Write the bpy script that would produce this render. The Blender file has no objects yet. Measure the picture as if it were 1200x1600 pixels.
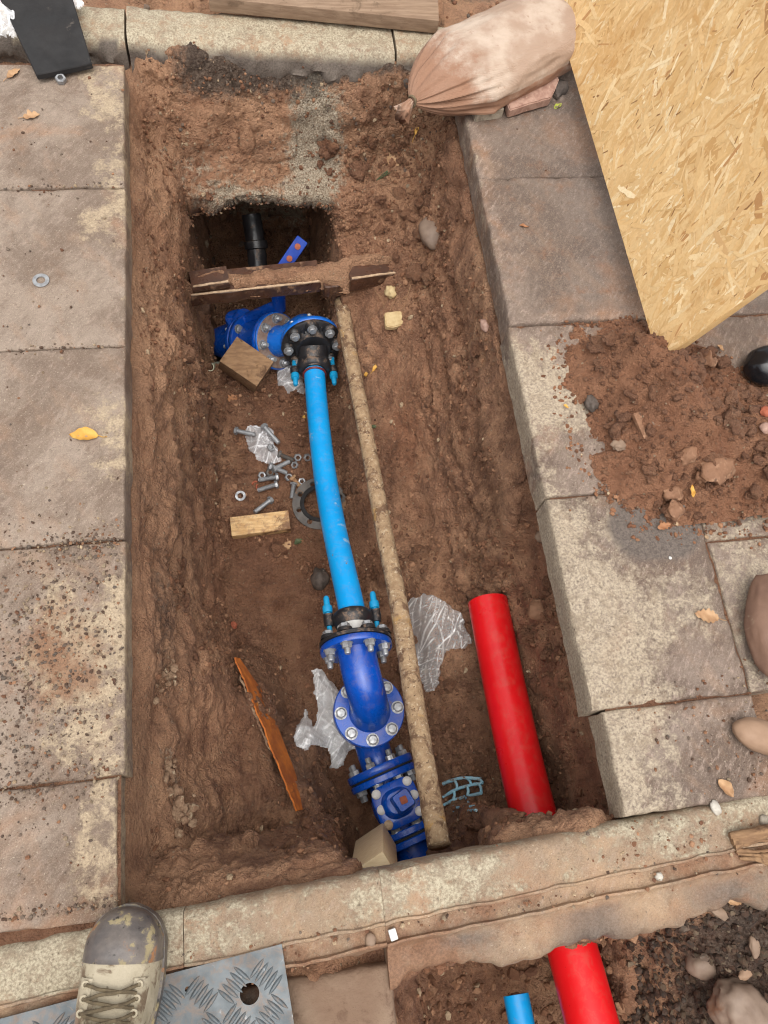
import bpy, bmesh, math, random
import numpy as np
from mathutils import Vector, Matrix, noise as mnoise
from mathutils.bvhtree import BVHTree

random.seed(7)
rng = np.random.default_rng(7)
S = bpy.context.scene
COL = S.collection

# ------------------------------------------------------------------ camera
CAM_H = 1.46
F_PX = 1199.1
ROT = np.array([[0.98738859, 0.07514704, -0.13934378],
                [-0.12208179, 0.9217953, -0.36795308],
                [0.10079586, 0.38032401, 0.91934424]])
cam_d = bpy.data.cameras.new('camera')
cam = bpy.data.objects.new('camera', cam_d)
COL.objects.link(cam)
M4 = Matrix(ROT.tolist()).to_4x4()
M4.translation = Vector((0, 0, CAM_H))
cam.matrix_world = M4
cam_d.sensor_fit = 'VERTICAL'
cam_d.sensor_height = 36.0
cam_d.lens = 36.0 * F_PX / 1600.0
cam_d.clip_start = 0.02
cam_d.clip_end = 200
S.camera = cam

# ------------------------------------------------------------------ light
SUN_EL, SUN_AZ = math.radians(74), math.radians(190)
w = bpy.data.worlds.new('World')
S.world = w
w.use_nodes = True
nt = w.node_tree
bg = nt.nodes['Background']
sky = nt.nodes.new('ShaderNodeTexSky')
sky.sky_type = 'NISHITA'
sky.sun_disc = False
sky.sun_elevation = SUN_EL
sky.sun_rotation = SUN_AZ
sky.air_density = 1.0
sky.dust_density = 4.0
hs = nt.nodes.new('ShaderNodeHueSaturation')       # an overcast sky is nearly grey
hs.inputs['Saturation'].default_value = 0.12
nt.links.new(sky.outputs[0], hs.inputs['Color'])
nt.links.new(hs.outputs[0], bg.inputs[0])
bg.inputs[1].default_value = 0.13
sun_d = bpy.data.lights.new('sun', 'SUN')
sun_d.energy = 1.5
sun_d.angle = math.radians(75)
sun_d.color = (1.0, 0.95, 0.88)
sun = bpy.data.objects.new('sun', sun_d)
COL.objects.link(sun)
sd = Vector((math.sin(SUN_AZ) * math.cos(SUN_EL), math.cos(SUN_AZ) * math.cos(SUN_EL), math.sin(SUN_EL)))
sun.rotation_euler = sd.to_track_quat('Z', 'Y').to_euler()
sun.location = (0, 0, 6)
S.view_settings.view_transform = 'Standard'
S.view_settings.look = 'None'
S.view_settings.exposure = 0.60
S.view_settings.gamma = 1.0
S.view_settings.use_curve_mapping = False
S.cycles.filter_width = 1.15
S.cycles.max_bounces = 10
S.cycles.diffuse_bounces = 6
S.cycles.transparent_max_bounces = 12


# ------------------------------------------------------------------ helpers
def at(u, v, z):
    """point of the photographed ray (u, v) at height z"""
    d = ROT @ np.array([u - 600.0, 800.0 - v, -F_PX])
    k = (CAM_H - z) / -d[2]
    return Vector((d[0] * k, d[1] * k, z))


def lin(r, g, b, k=1.0):
    o = []
    for c in (r, g, b):
        c /= 255.0
        o.append((c / 12.92 if c <= 0.04045 else ((c + 0.055) / 1.055) ** 2.4) * k)
    return tuple(o)


def _hash(ix, iy, iz, seed):
    h = (ix.astype(np.uint32) * np.uint32(374761393) + iy.astype(np.uint32) * np.uint32(668265263)
         + iz.astype(np.uint32) * np.uint32(2147483647 - 18) + np.uint32((seed * 1274126177) & 0xffffffff))
    h = (h ^ (h >> np.uint32(13))) * np.uint32(1274126177)
    h = h ^ (h >> np.uint32(16))
    h = h * np.uint32(2246822519)
    h = h ^ (h >> np.uint32(15))
    return h.astype(np.float64) / 4294967295.0


def vnoise(x, y, z, seed=0):
    """value noise, -1..1"""
    ix, iy, iz = np.floor(x), np.floor(y), np.floor(z)
    fx, fy, fz = x - ix, y - iy, z - iz
    ix, iy, iz = (ix + 5000).astype(np.int64), (iy + 5000).astype(np.int64), (iz + 5000).astype(np.int64)
    fx, fy, fz = [t * t * t * (t * (t * 6 - 15) + 10) for t in (fx, fy, fz)]
    r = 0
    for a in (0, 1):
        for b in (0, 1):
            for c in (0, 1):
                r = r + _hash(ix + a, iy + b, iz + c, seed) * (fx if a else 1 - fx) * (fy if b else 1 - fy) * (fz if c else 1 - fz)
    return r * 2 - 1


def fbm(x, y, z, octv=4, seed=0, gain=0.5):
    r, a = 0, 1.0
    for o in range(octv):
        r = r + a * vnoise(x, y, z, seed + o * 17)
        x, y, z = x * 2.03 + 1.7, y * 2.03 + 9.2, z * 2.03 + 4.1
        a *= gain
    return r


def worley(x, y, z, seed=0):
    ix, iy, iz = np.floor(x), np.floor(y), np.floor(z)
    ix0, iy0, iz0 = (ix + 5000).astype(np.int64), (iy + 5000).astype(np.int64), (iz + 5000).astype(np.int64)
    fx, fy, fz = x - ix, y - iy, z - iz
    best = np.full(x.shape, 9.0)
    for a in (-1, 0, 1):
        for b in (-1, 0, 1):
            for c in (-1, 0, 1):
                px = a + _hash(ix0 + a, iy0 + b, iz0 + c, seed) - fx
                py = b + _hash(ix0 + a, iy0 + b, iz0 + c, seed + 31) - fy
                pz = c + _hash(ix0 + a, iy0 + b, iz0 + c, seed + 57) - fz
                best = np.minimum(best, px * px + py * py + pz * pz)
    return np.sqrt(best)


def sstep(a, b, x):
    t = np.clip((x - a) / (b - a), 0, 1)
    return t * t * (3 - 2 * t)


def smooth_path(pts, n=40):
    """Catmull-Rom through Vectors"""
    P = [Vector(p) for p in pts]
    P = [P[0] * 2 - P[1]] + P + [P[-1] * 2 - P[-2]]
    out = []
    segs = len(P) - 3
    per = max(2, n // segs)
    for i in range(segs):
        p0, p1, p2, p3 = P[i:i + 4]
        for k in range(per):
            t = k / per
            out.append(0.5 * ((2 * p1) + (p2 - p0) * t + (2 * p0 - 5 * p1 + 4 * p2 - p3) * t * t + (3 * p1 - p0 - 3 * p2 + p3) * t ** 3))
    out.append(P[-2].copy())
    return out


def bez(a, b, c, d, n=14):
    return [a * (1 - t) ** 3 + b * 3 * t * (1 - t) ** 2 + c * 3 * t * t * (1 - t) + d * t ** 3 for t in [i / n for i in range(n + 1)]]


def frame(o, axis, ref=None):
    z = Vector(axis).normalized()
    r = Vector(ref) if ref is not None else (Vector((0, 0, 1)) if abs(z.z) < 0.9 else Vector((1, 0, 0)))
    x = (r - z * r.dot(z)).normalized()
    y = z.cross(x)
    m = Matrix((x, y, z)).transposed().to_4x4()
    m.translation = Vector(o)
    return m


class MB:
    """collects geometry in world coordinates, build() links it as ONE mesh object"""

    def __init__(s):
        s.v, s.f = [], []

    def add(s, vs, fs):
        o = len(s.v)
        s.v += [Vector(p) for p in vs]
        s.f += [tuple(i + o for i in f) for f in fs]
        return s

    def box(s, m, sx, sy, sz, bev=0.0):
        bm = bmesh.new()
        bmesh.ops.create_cube(bm, size=1.0)
        for v in bm.verts:
            v.co = Vector((v.co.x * sx, v.co.y * sy, v.co.z * sz))
        if bev > 0:
            bmesh.ops.bevel(bm, geom=bm.edges[:], offset=bev, segments=2, affect='EDGES', profile=0.6)
        return s.bm(bm, m)

    def bm(s, bm, m=None):
        bm.verts.index_update()
        vs = [(m @ v.co) if m is not None else v.co.copy() for v in bm.verts]
        fs = [[v.index for v in f.verts] for f in bm.faces]
        bm.free()
        return s.add(vs, fs)

    def lathe(s, m, prof, n=32, close=False):
        """prof: (radius, height) along local z; radius 0 ends make caps"""
        vs, fs, rings = [], [], []
        for r, h in prof:
            if r <= 1e-6:
                rings.append([len(vs)])
                vs.append(m @ Vector((0, 0, h)))
            else:
                rings.append(list(range(len(vs), len(vs) + n)))
                vs += [m @ Vector((r * math.cos(2 * math.pi * k / n), r * math.sin(2 * math.pi * k / n), h)) for k in range(n)]
        pr = list(zip(rings, rings[1:]))
        if close:
            pr.append((rings[-1], rings[0]))
        for a, b in pr:
            for k in range(n):
                k2 = (k + 1) % n
                if len(a) == 1 and len(b) == 1:
                    continue
                if len(a) == 1:
                    fs.append((a[0], b[k2], b[k]))
                elif len(b) == 1:
                    fs.append((a[k], a[k2], b[0]))
                else:
                    fs.append((a[k], a[k2], b[k2], b[k]))
        return s.add(vs, fs)

    def tube(s, path, rad, n=20, cap=True, hollow=0.0, wob=0.0, flat=None):
        """swept tube; rad a number or function of t"""
        P = [Vector(p) for p in path]
        N = len(P)
        T = [(P[min(i + 1, N - 1)] - P[max(i - 1, 0)]).normalized() for i in range(N)]
        ref = Vector((0, 0, 1)) if abs(T[0].z) < 0.9 else Vector((1, 0, 0))
        x = (ref - T[0] * ref.dot(T[0])).normalized()
        vs, fs = [], []
        for i in range(N):
            x = (x - T[i] * x.dot(T[i])).normalized()
            y = T[i].cross(x)
            r = rad(i / (N - 1)) if callable(rad) else rad
            for k in range(n):
                a = 2 * math.pi * k / n
                d = x * math.cos(a) + y * math.sin(a)
                rr = r
                if wob:
                    q = P[i] + d * r
                    rr = r + wob * (.6 * mnoise.noise(q * 45) + 0.8 * mnoise.noise(q * 110) + .5 * mnoise.noise(q * 240))
                vs.append(P[i] + d * rr)
        for i in range(N - 1):
            for k in range(n):
                k2 = (k + 1) % n
                fs.append((i * n + k, i * n + k2, (i + 1) * n + k2, (i + 1) * n + k))
        if hollow > 0:
            o = len(vs)
            for e, i in ((0, 0), (1, N - 1)):
                base = i * n
                c = P[i]
                inner = [c + (vs[base + k] - c) * hollow for k in range(n)]
                dl = min(.25, (P[-1] - P[0]).length * .4)
                deep = [p + (T[i] * (dl if e == 0 else -dl)) for p in inner]
                o = len(vs)
                vs += inner + deep
                for k in range(n):
                    k2 = (k + 1) % n
                    fs.append((base + k, base + k2, o + k2, o + k))
                    fs.append((o + k, o + k2, o + n + k2, o + n + k))
                fs.append(tuple(range(o + n, o + 2 * n)))
        elif cap:
            fs.append(tuple(range(n - 1, -1, -1)))
            fs.append(tuple(range((N - 1) * n, N * n)))
        return s.add(vs, fs)

    def blob(s, m, rx, ry, rz, sub=2, amp=0.15, freq=1.6, seed=0.0, flat=None):
        bm = bmesh.new()
        bmesh.ops.create_icosphere(bm, subdivisions=sub, radius=1.0)
        for v in bm.verts:
            p = v.co.copy()
            k = 1 + amp * mnoise.noise(p * freq + Vector((seed, seed * 2.3, -seed))) + amp * 0.5 * mnoise.noise(p * freq * 2.7 + Vector((seed, 0, seed))) + amp * 0.22 * mnoise.noise(p * freq * 6.5 + Vector((0, seed, seed)))
            k -= amp * .5 * abs(mnoise.noise(p * freq * 1.3 + Vector((seed * 3, 1, 2))))
            p = p * k
            if flat is not None:
                p.z = max(p.z, -flat)
                p.z = min(p.z, flat)
            v.co = Vector((p.x * rx, p.y * ry, p.z * rz))
        return s.bm(bm, m)

    def prism(s, m, poly, z0, z1, bev=0.0):
        bm = bmesh.new()
        f = bm.faces.new([bm.verts.new((x, y, z0)) for x, y in poly])
        r = bmesh.ops.extrude_face_region(bm, geom=[f])
        for e in r['geom']:
            if isinstance(e, bmesh.types.BMVert):
                e.co.z = z1
        bmesh.ops.recalc_face_normals(bm, faces=bm.faces[:])
        if bev:
            bmesh.ops.bevel(bm, geom=bm.edges[:], offset=bev, segments=2, affect='EDGES')
        return s.bm(bm, m)

    def build(s, name, mat, parent=None, smooth=True, origin=None, angle=40):
        me = bpy.data.meshes.new(name)
        if origin is None:
            a = np.array([tuple(v) for v in s.v])
            origin = Vector(((a.min(0) + a.max(0)) / 2).tolist())
        me.from_pydata([v - origin for v in s.v], [], s.f)
        me.update()
        o = bpy.data.objects.new(name, me)
        COL.objects.link(o)
        o.data.materials.append(mat)
        place(o, origin, parent)
        if smooth:
            shade(me, angle)
        return o


def shade(me, angle=40):
    me.polygons.foreach_set('use_smooth', [True] * len(me.polygons))
    bm = bmesh.new()
    bm.from_mesh(me)
    bmesh.ops.recalc_face_normals(bm, faces=bm.faces[:])
    a = math.radians(angle)
    for e in bm.edges:
        if len(e.link_faces) == 2 and e.calc_face_angle(0) > a:
            e.smooth = False
    bm.to_mesh(me)
    bm.free()


WLOC = {}


def place(o, world, parent=None):
    WLOC[o.name] = Vector(world)
    o.location = Vector(world) - (WLOC[parent.name] if parent else Vector((0, 0, 0)))
    if parent:
        o.parent = parent


def empty(name, loc, parent=None):
    o = bpy.data.objects.new(name, None)
    o.empty_display_size = 0.05
    COL.objects.link(o)
    place(o, loc, parent)
    return o


def tag(o, label=None, cat=None, group=None, kind=None):
    if label:
        o['label'] = label
    if cat:
        o['category'] = cat
    if group:
        o['group'] = group
    if kind:
        o['kind'] = kind
    return o


def inst(name, me, m, mat=None, parent=None):
    """an object sharing mesh data, placed by a world matrix (parents carry no rotation)"""
    o = bpy.data.objects.new(name, me)
    COL.objects.link(o)
    if parent:
        o.parent = parent
        WLOC[o.name] = m.translation.copy()
        mm = m.copy()
        mm.translation = m.translation - WLOC[parent.name]
        o.matrix_basis = mm
    else:
        WLOC[o.name] = m.translation.copy()
        o.matrix_basis = m
    return o


def mesh_of(mb, name, mat, angle=35):
    me = bpy.data.meshes.new(name)
    me.from_pydata(mb.v, [], mb.f)
    me.update()
    me.materials.append(mat)
    shade(me, angle)
    return me


# ------------------------------------------------------------------ materials
class NT:
    def __init__(s, name):
        s.m = bpy.data.materials.new(name)
        s.m.use_nodes = True
        s.t = s.m.node_tree
        s.p = s.t.nodes['Principled BSDF']
        s.tc = s.t.nodes.new('ShaderNodeTexCoord')
        s.co = s.tc.outputs['Object']

    def n(s, typ, **kw):
        nd = s.t.nodes.new(typ)
        for k, v in kw.items():
            setattr(nd, k, v)
        return nd

    def l(s, a, b):
        s.t.links.new(a, b)

    def noise(s, scale, detail=4, rough=0.55, co=None, dist=0.0, stretch=None, rot=None):
        nd = s.n('ShaderNodeTexNoise')
        nd.inputs['Scale'].default_value = scale
        nd.inputs['Detail'].default_value = detail
        nd.inputs['Roughness'].default_value = rough
        nd.inputs['Distortion'].default_value = dist
        c = co or s.co
        if stretch or rot:
            mp = s.n('ShaderNodeMapping', vector_type='TEXTURE')
            if stretch:
                mp.inputs['Scale'].default_value = [1.0 / q for q in stretch]
            if rot:
                mp.inputs['Rotation'].default_value = rot
            s.l(c, mp.inputs[0])
            c = mp.outputs[0]
        s.l(c, nd.inputs['Vector'])
        return nd.outputs[0]

    def voro(s, scale, feature='F1', rand=1.0, out=0, co=None):
        nd = s.n('ShaderNodeTexVoronoi', feature=feature)
        nd.inputs['Scale'].default_value = scale
        nd.inputs['Randomness'].default_value = rand
        s.l(co or s.co, nd.inputs['Vector'])
        return nd.outputs[out]

    def ramp(s, fac, lo, hi, a=0.0, b=1.0):
        nd = s.n('ShaderNodeMapRange', interpolation_type='SMOOTHSTEP')
        nd.inputs[1].default_value = lo
        nd.inputs[2].default_value = hi
        nd.inputs[3].default_value = a
        nd.inputs[4].default_value = b
        s.l(fac, nd.inputs[0])
        return nd.outputs[0]

    def math(s, op, a, b=None):
        nd = s.n('ShaderNodeMath', operation=op)
        for i, q in enumerate((a, b)):
            if q is None:
                continue
            if isinstance(q, (int, float)):
                nd.inputs[i].default_value = q
            else:
                s.l(q, nd.inputs[i])
        return nd.outputs[0]

    def mix(s, fac, a, b, blend='MIX'):
        nd = s.n('ShaderNodeMix', data_type='RGBA', blend_type=blend)
        for i, q in ((0, fac), (6, a), (7, b)):
            if isinstance(q, (int, float)):
                nd.inputs[i].default_value = q
            elif isinstance(q, tuple):
                nd.inputs[i].default_value = (*q[:3], 1)
            else:
                s.l(q, nd.inputs[i])
        return nd.outputs[2]

    def attr(s, name):
        nd = s.n('ShaderNodeAttribute', attribute_name=name)
        return nd

    def set(s, name, val):
        if isinstance(val, (int, float)):
            s.p.inputs[name].default_value = val
        elif isinstance(val, tuple):
            s.p.inputs[name].default_value = (*val[:3], 1)
        else:
            s.l(val, s.p.inputs[name])

    def bump(s, h, strength=0.5, dist=0.003):
        nd = s.n('ShaderNodeBump')
        nd.inputs['Strength'].default_value = strength
        nd.inputs['Distance'].default_value = dist
        s.l(h, nd.inputs['Height'])
        s.l(nd.outputs[0], s.p.inputs['Normal'])


def pm(name, c1, c2, scale=20, rough=(0.5, 0.8), bump=0.3, bscale=120, bdist=0.002, spots=(), metal=0.0, stretch=None, rot=None, spec=0.5, coat=0.0, dust=0.0):
    """two-tone noise material with optional spot layers (colour, scale, lo, hi[, roughness])"""
    t = NT(name)
    n1 = t.noise(scale, 5, 0.6, stretch=stretch, rot=rot)
    c = t.mix(t.ramp(n1, 0.32, 0.68), c1, c2)
    r = t.ramp(t.noise(scale * 1.7, 3), 0.3, 0.7, *rough)
    for sp in spots:
        f = t.ramp(t.noise(sp[1], 6, 0.65, dist=0.4), sp[2], sp[3])
        c = t.mix(f, c, sp[0])
        if len(sp) > 4:
            nd = t.n('ShaderNodeMix', data_type='FLOAT')
            t.l(f, nd.inputs[0])
            t.l(r, nd.inputs[2])
            nd.inputs[3].default_value = sp[4]
            r = nd.outputs[0]
    if dust:
        ge = t.n('ShaderNodeNewGeometry')
        sx = t.n('ShaderNodeSeparateXYZ')
        t.l(ge.outputs['Normal'], sx.inputs[0])
        f = t.math('ADD', t.ramp(sx.outputs[2], 0.1, 0.95, -0.25, 0.15), t.noise(42, 8, 0.75, dist=0.5))
        f = t.math('MULTIPLY', t.ramp(f, 0.60, 0.78), dust)
        c = t.mix(f, c, lin(158, 128, 104))
        r = t.math('ADD', r, t.math('MULTIPLY', f, 0.4))
    t.set('Base Color', c)
    t.set('Roughness', r)
    t.set('Metallic', metal)
    t.set('Specular IOR Level', spec)
    if coat:
        t.set('Coat Weight', coat)
        t.set('Coat Roughness', 0.15)
    if bump:
        t.bump(t.noise(bscale, 5, 0.65, stretch=stretch, rot=rot), bump, bdist)
    return t.m


MUD = lin(122, 88, 64)
MUDL = lin(158, 122, 92)
DARKMUD = lin(70, 48, 36)


def make_soil():
    t = NT('soil')
    co = t.co
    big = t.noise(3.2, 5, 0.6)
    mid = t.noise(16, 6, 0.68)
    fine = t.noise(150, 5, 0.7)
    c = t.mix(t.ramp(big, 0.34, 0.66), lin(182, 130, 98), lin(212, 162, 125))
    c = t.mix(t.ramp(mid, 0.33, 0.6), lin(144, 100, 75), c)
    c = t.mix(t.math('MULTIPLY', t.ramp(mid, 0.52, 0.75), 0.45), c, lin(198, 158, 126))
    c = t.mix(t.math('MULTIPLY', t.ramp(fine, 0.5, 0.75), 0.5), c, lin(204, 166, 134))
    c = t.mix(t.math('MULTIPLY', t.ramp(fine, 0.48, 0.3), 0.6), c, lin(92, 65, 50))
    gr = t.noise(420, 4, 0.75)
    c = t.mix(t.math('MULTIPLY', t.ramp(gr, 0.5, 0.68), 0.5), c, lin(200, 166, 136))
    c = t.mix(t.math('MULTIPLY', t.ramp(gr, 0.5, 0.33), 0.55), c, lin(92, 66, 51))
    at_ = t.attr('tint')
    sep = t.n('ShaderNodeSeparateColor')
    t.l(at_.outputs['Color'], sep.inputs[0])
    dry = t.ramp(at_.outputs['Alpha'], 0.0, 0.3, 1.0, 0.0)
    c = t.mix(t.math('MULTIPLY', dry, t.ramp(t.noise(11, 6, 0.65), 0.35, 0.6, 0.1, 0.45)), c, lin(204, 160, 126))  # paler overlay: drier soil plus the lit look of left wall and bank
    n2 = t.noise(42, 6, 0.7)
    # R: pale concrete smears, G: grey-black made ground, B: red clay
    fR = t.ramp(t.math('ADD', sep.outputs[0], t.math('MULTIPLY', t.math('SUBTRACT', n2, 0.5), 1.6)), 0.35, 0.75)
    pale = t.mix(t.ramp(t.noise(260, 3), 0.4, 0.6), lin(160, 142, 120), lin(224, 210, 186))
    c = t.mix(t.math('MULTIPLY', fR, 0.9), c, pale)
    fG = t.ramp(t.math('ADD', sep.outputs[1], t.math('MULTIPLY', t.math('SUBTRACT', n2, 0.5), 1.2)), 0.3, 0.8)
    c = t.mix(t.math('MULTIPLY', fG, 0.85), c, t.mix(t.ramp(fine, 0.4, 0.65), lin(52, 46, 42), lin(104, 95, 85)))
    fB = t.ramp(t.math('ADD', sep.outputs[2], t.math('MULTIPLY', t.math('SUBTRACT', n2, 0.5), 1.0)), 0.3, 0.8)
    c = t.mix(t.math('MULTIPLY', fB, 0.6), c, lin(152, 98, 68))
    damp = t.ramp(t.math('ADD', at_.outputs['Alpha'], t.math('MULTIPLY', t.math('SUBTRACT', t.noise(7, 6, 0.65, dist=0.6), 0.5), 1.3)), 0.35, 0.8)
    c = t.mix(t.math('MULTIPLY', damp, 0.55), c, lin(120, 82, 62))  # darker floor: damp mud and the pit's shade, painted together
    # stray grit
    v = t.n('ShaderNodeTexVoronoi')
    v.inputs['Scale'].default_value = 95
    t.l(co, v.inputs['Vector'])
    rnd = t.n('ShaderNodeSeparateColor')
    t.l(v.outputs['Color'], rnd.inputs[0])
    g = t.math('MULTIPLY', t.ramp(v.outputs['Distance'], 0.3, 0.2), t.ramp(rnd.outputs[0], 0.93, 0.95))
    c = t.mix(t.math('MULTIPLY', g, 0.7), c, lin(190, 168, 140))
    t.set('Base Color', c)
    t.set('Roughness', t.math('SUBTRACT', t.ramp(t.noise(9, 4), 0.35, 0.65, 0.66, 0.9), t.math('MULTIPLY', damp, 0.26)))
    t.set('Specular IOR Level', 0.45)
    h = t.math('ADD', t.math('MULTIPLY', t.noise(70, 8, 0.75), 1.0), t.math('MULTIPLY', fine, 0.5))
    h = t.math('ADD', h, t.math('MULTIPLY', g, 0.25))
    wp = t.n('ShaderNodeVectorMath', operation='MULTIPLY_ADD')
    nz_ = t.n('ShaderNodeTexNoise')
    nz_.inputs['Scale'].default_value = 60
    nz_.inputs['Detail'].default_value = 4
    t.l(co, nz_.inputs['Vector'])
    t.l(nz_.outputs['Color'], wp.inputs[0])
    wp.inputs[1].default_value = (.022, .022, .022)
    t.l(co, wp.inputs[2])
    v1 = t.voro(110, co=wp.outputs[0])
    v2 = t.voro(270, co=wp.outputs[0])
    cl = t.math('ADD', t.math('MULTIPLY', v1, -0.55), t.math('MULTIPLY', v2, -0.3))
    cl = t.math('MULTIPLY', cl, t.ramp(t.noise(14, 4, 0.6), 0.4, 0.58, 0.15, 1.0))
    h = t.math('ADD', h, cl)
    t.bump(t.math('ADD', h, t.math('MULTIPLY', gr, 0.3)), 1.0, 0.018)
    return t.m


def make_slab(name, film1, film2, cream1, cream2, pit=lin(84, 72, 62), streak=1.0):
    t = NT(name)
    oi = t.n('ShaderNodeObjectInfo')
    ad = t.n('ShaderNodeVectorMath', operation='MULTIPLY_ADD')
    cmb = t.n('ShaderNodeCombineXYZ')
    t.l(oi.outputs['Random'], cmb.inputs[0])
    t.l(oi.outputs['Random'], cmb.inputs[1])
    t.l(cmb.outputs[0], ad.inputs[0])
    ad.inputs[1].default_value = (37, 53, 0)
    t.l(t.co, ad.inputs[2])
    t.co = ad.outputs[0]
    st = t.noise(10, 6, 0.62, stretch=(2.2, 0.8, 1), rot=(0, 0, 0.5))
    bl = t.noise(4.5, 7, 0.68, dist=0.5)
    film = t.mix(t.ramp(bl, 0.42, 0.58), film1, film2)
    film = t.mix(t.math('MULTIPLY', t.ramp(t.noise(13, 9, 0.8, dist=.6), 0.5, 0.64), 0.6), film, film2)
    film = t.mix(t.math('MULTIPLY', t.ramp(st, 0.5, 0.7), 0.5), film, lin(150, 122, 100))
    film = t.mix(t.math('MULTIPLY', t.ramp(t.noise(9, 8, 0.75, dist=.4), 0.53, 0.66), 0.5), film, lin(104, 82, 67))
    film = t.mix(t.math('MULTIPLY', t.ramp(t.noise(3.5, 5, 0.6, dist=0.5), 0.55, 0.7), 0.5), film, lin(168, 122, 88))
    sk = t.noise(75, 7, 0.75, stretch=(.5, 1.4, 1), rot=(0, 0, 0.95))
    film = t.mix(t.math('MULTIPLY', t.ramp(sk, 0.5, 0.66), 0.55 * streak), film, lin(176, 156, 142))
    film = t.mix(t.math('MULTIPLY', t.ramp(sk, 0.48, 0.34), 0.55 * streak), film, lin(96, 78, 66))
    sp = t.noise(210, 6, 0.75)
    cream = t.mix(t.ramp(sp, 0.42, 0.6), cream1, cream2)
    cream = t.mix(t.math('MULTIPLY', t.ramp(t.noise(38, 6, 0.75), 0.48, 0.66), 0.75), cream, lin(136, 120, 100))
    wv = t.attr('wear').outputs['Fac']
    f = t.ramp(t.math('ADD', wv, t.math('MULTIPLY', t.math('SUBTRACT', t.noise(30, 9, 0.78, dist=0.3), 0.5), 2.2)), 0.32, 0.66)
    c = t.mix(t.math('MULTIPLY', f, 0.85), film, cream)
    # dark specks / pits and pale grains
    dk = t.ramp(t.noise(210, 3, 0.6), 0.66, 0.74)
    c = t.mix(t.math('MULTIPLY', dk, 0.75), c, pit)
    c = t.mix(t.math('MULTIPLY', t.ramp(t.noise(420, 3, 0.7), 0.5, 0.68), 0.22), c, lin(206, 188, 164))
    c = t.mix(t.math('MULTIPLY', t.ramp(t.noise(380, 3, 0.7), 0.5, 0.34), 0.3), c, lin(88, 72, 60))
    pl = t.ramp(t.noise(230, 2, 0.5), 0.68, 0.73)
    c = t.mix(t.math('MULTIPLY', pl, 0.4), c, lin(214, 200, 178))
    wet = t.attr('stain_shade').outputs['Fac']  # stains on the slabs; on the far kerb front also painted shade
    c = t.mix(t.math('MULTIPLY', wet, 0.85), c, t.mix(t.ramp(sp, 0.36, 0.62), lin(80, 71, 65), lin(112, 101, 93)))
    mudf = t.attr('mud').outputs['Fac']
    mf = t.ramp(t.math('ADD', mudf, t.math('MULTIPLY', t.math('SUBTRACT', t.noise(20, 7, 0.7), 0.5), 1.3)), 0.35, 0.75)
    c = t.mix(t.math('MULTIPLY', mf, 0.85), c, t.mix(t.ramp(sp, 0.4, 0.6), lin(112, 80, 60), lin(140, 103, 78)))
    t.set('Base Color', c)
    t.set('Roughness', t.ramp(t.noise(7, 3), 0.35, 0.65, 0.55, 0.85))
    t.set('Specular IOR Level', 0.35)
    h = t.math('ADD', t.math('MULTIPLY', t.noise(120, 6, 0.7), 0.7), t.math('MULTIPLY', dk, -0.5))
    t.bump(t.math('ADD', h, t.math('MULTIPLY', f, 0.12)), 0.8, 0.005)
    return t.m


MAT_SOIL = make_soil()
MAT_SLAB_L = make_slab('slab_left', lin(145, 129, 115), lin(118, 101, 88), lin(188, 168, 140), lin(158, 140, 116), streak=.55)
MAT_SLAB_R = make_slab('slab_right', lin(128, 112, 101), lin(102, 86, 76), lin(186, 171, 148), lin(136, 122, 107))
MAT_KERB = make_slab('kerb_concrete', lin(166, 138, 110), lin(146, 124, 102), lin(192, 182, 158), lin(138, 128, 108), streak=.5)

DIRT = [(lin(150, 118, 90), 26, 0.6, 0.68, 0.9)]
MAT_BLUE = pm('blue_epoxy', lin(4, 80, 182), lin(3, 66, 158), 14, (0.22, 0.38), 0.12, 90, 0.001,
              [(lin(120, 100, 84), 30, 0.64, 0.72, 0.9), (lin(30, 96, 190), 60, 0.62, 0.75, 0.5)], coat=0.15, dust=.16)
MAT_BLUEM = pm('matt_blue_epoxy', lin(4, 60, 160), lin(3, 50, 140), 20, (0.6, 0.75), 0.2, 90, 0.001)
MAT_LBLUE = pm('light_blue_coating', lin(22, 108, 205), lin(18, 96, 192), 14, (0.25, 0.4), 0.1, 90, 0.001,
               [(lin(150, 140, 130), 34, 0.64, 0.7, 0.9)], coat=0.15, dust=.16)
MAT_DUST = pm('dusty_gasket_face', lin(150, 130, 118), lin(120, 96, 82), 40, (0.85, 0.95), 0.4, 140, 0.002)
MAT_PIPE = pm('blue_polythene', lin(6, 158, 228), lin(4, 148, 220), 6, (0.32, 0.45), 0.06, 60, 0.001,
              [(lin(140, 176, 205), 17, 0.61, 0.67, 0.7), (lin(120, 108, 100), 40, 0.67, 0.72, 0.9)], dust=.12)
MAT_BLACK = pm('black_cast_coating', lin(30, 30, 33), lin(44, 43, 45), 20, (0.3, 0.55), 0.25, 120, 0.0015,
               [(lin(118, 96, 80), 30, 0.66, 0.76, 0.9)], dust=.5)
MAT_RUBBER = pm('black_rubber', lin(26, 25, 26), lin(38, 36, 36), 12, (0.7, 0.9), 0.35, 160, 0.001,
                [(lin(92, 84, 78), 22, 0.62, 0.8, 0.9)])
MAT_ZINC = pm('zinc_bolt', lin(176, 178, 180), lin(140, 140, 142), 60, (0.35, 0.6), 0.15, 200, 0.0006,
              [(lin(120, 98, 80), 70, 0.62, 0.74, 0.9)], metal=0.55)
MAT_WHITE = pm('white_plastic', lin(214, 212, 208), lin(196, 192, 186), 30, (0.4, 0.6), 0.1, 100, 0.001)
MAT_CAPBLUE = pm('blue_tie_rod', lin(20, 150, 196), lin(16, 134, 184), 30, (0.35, 0.5), 0.1, 120, 0.001)
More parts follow.
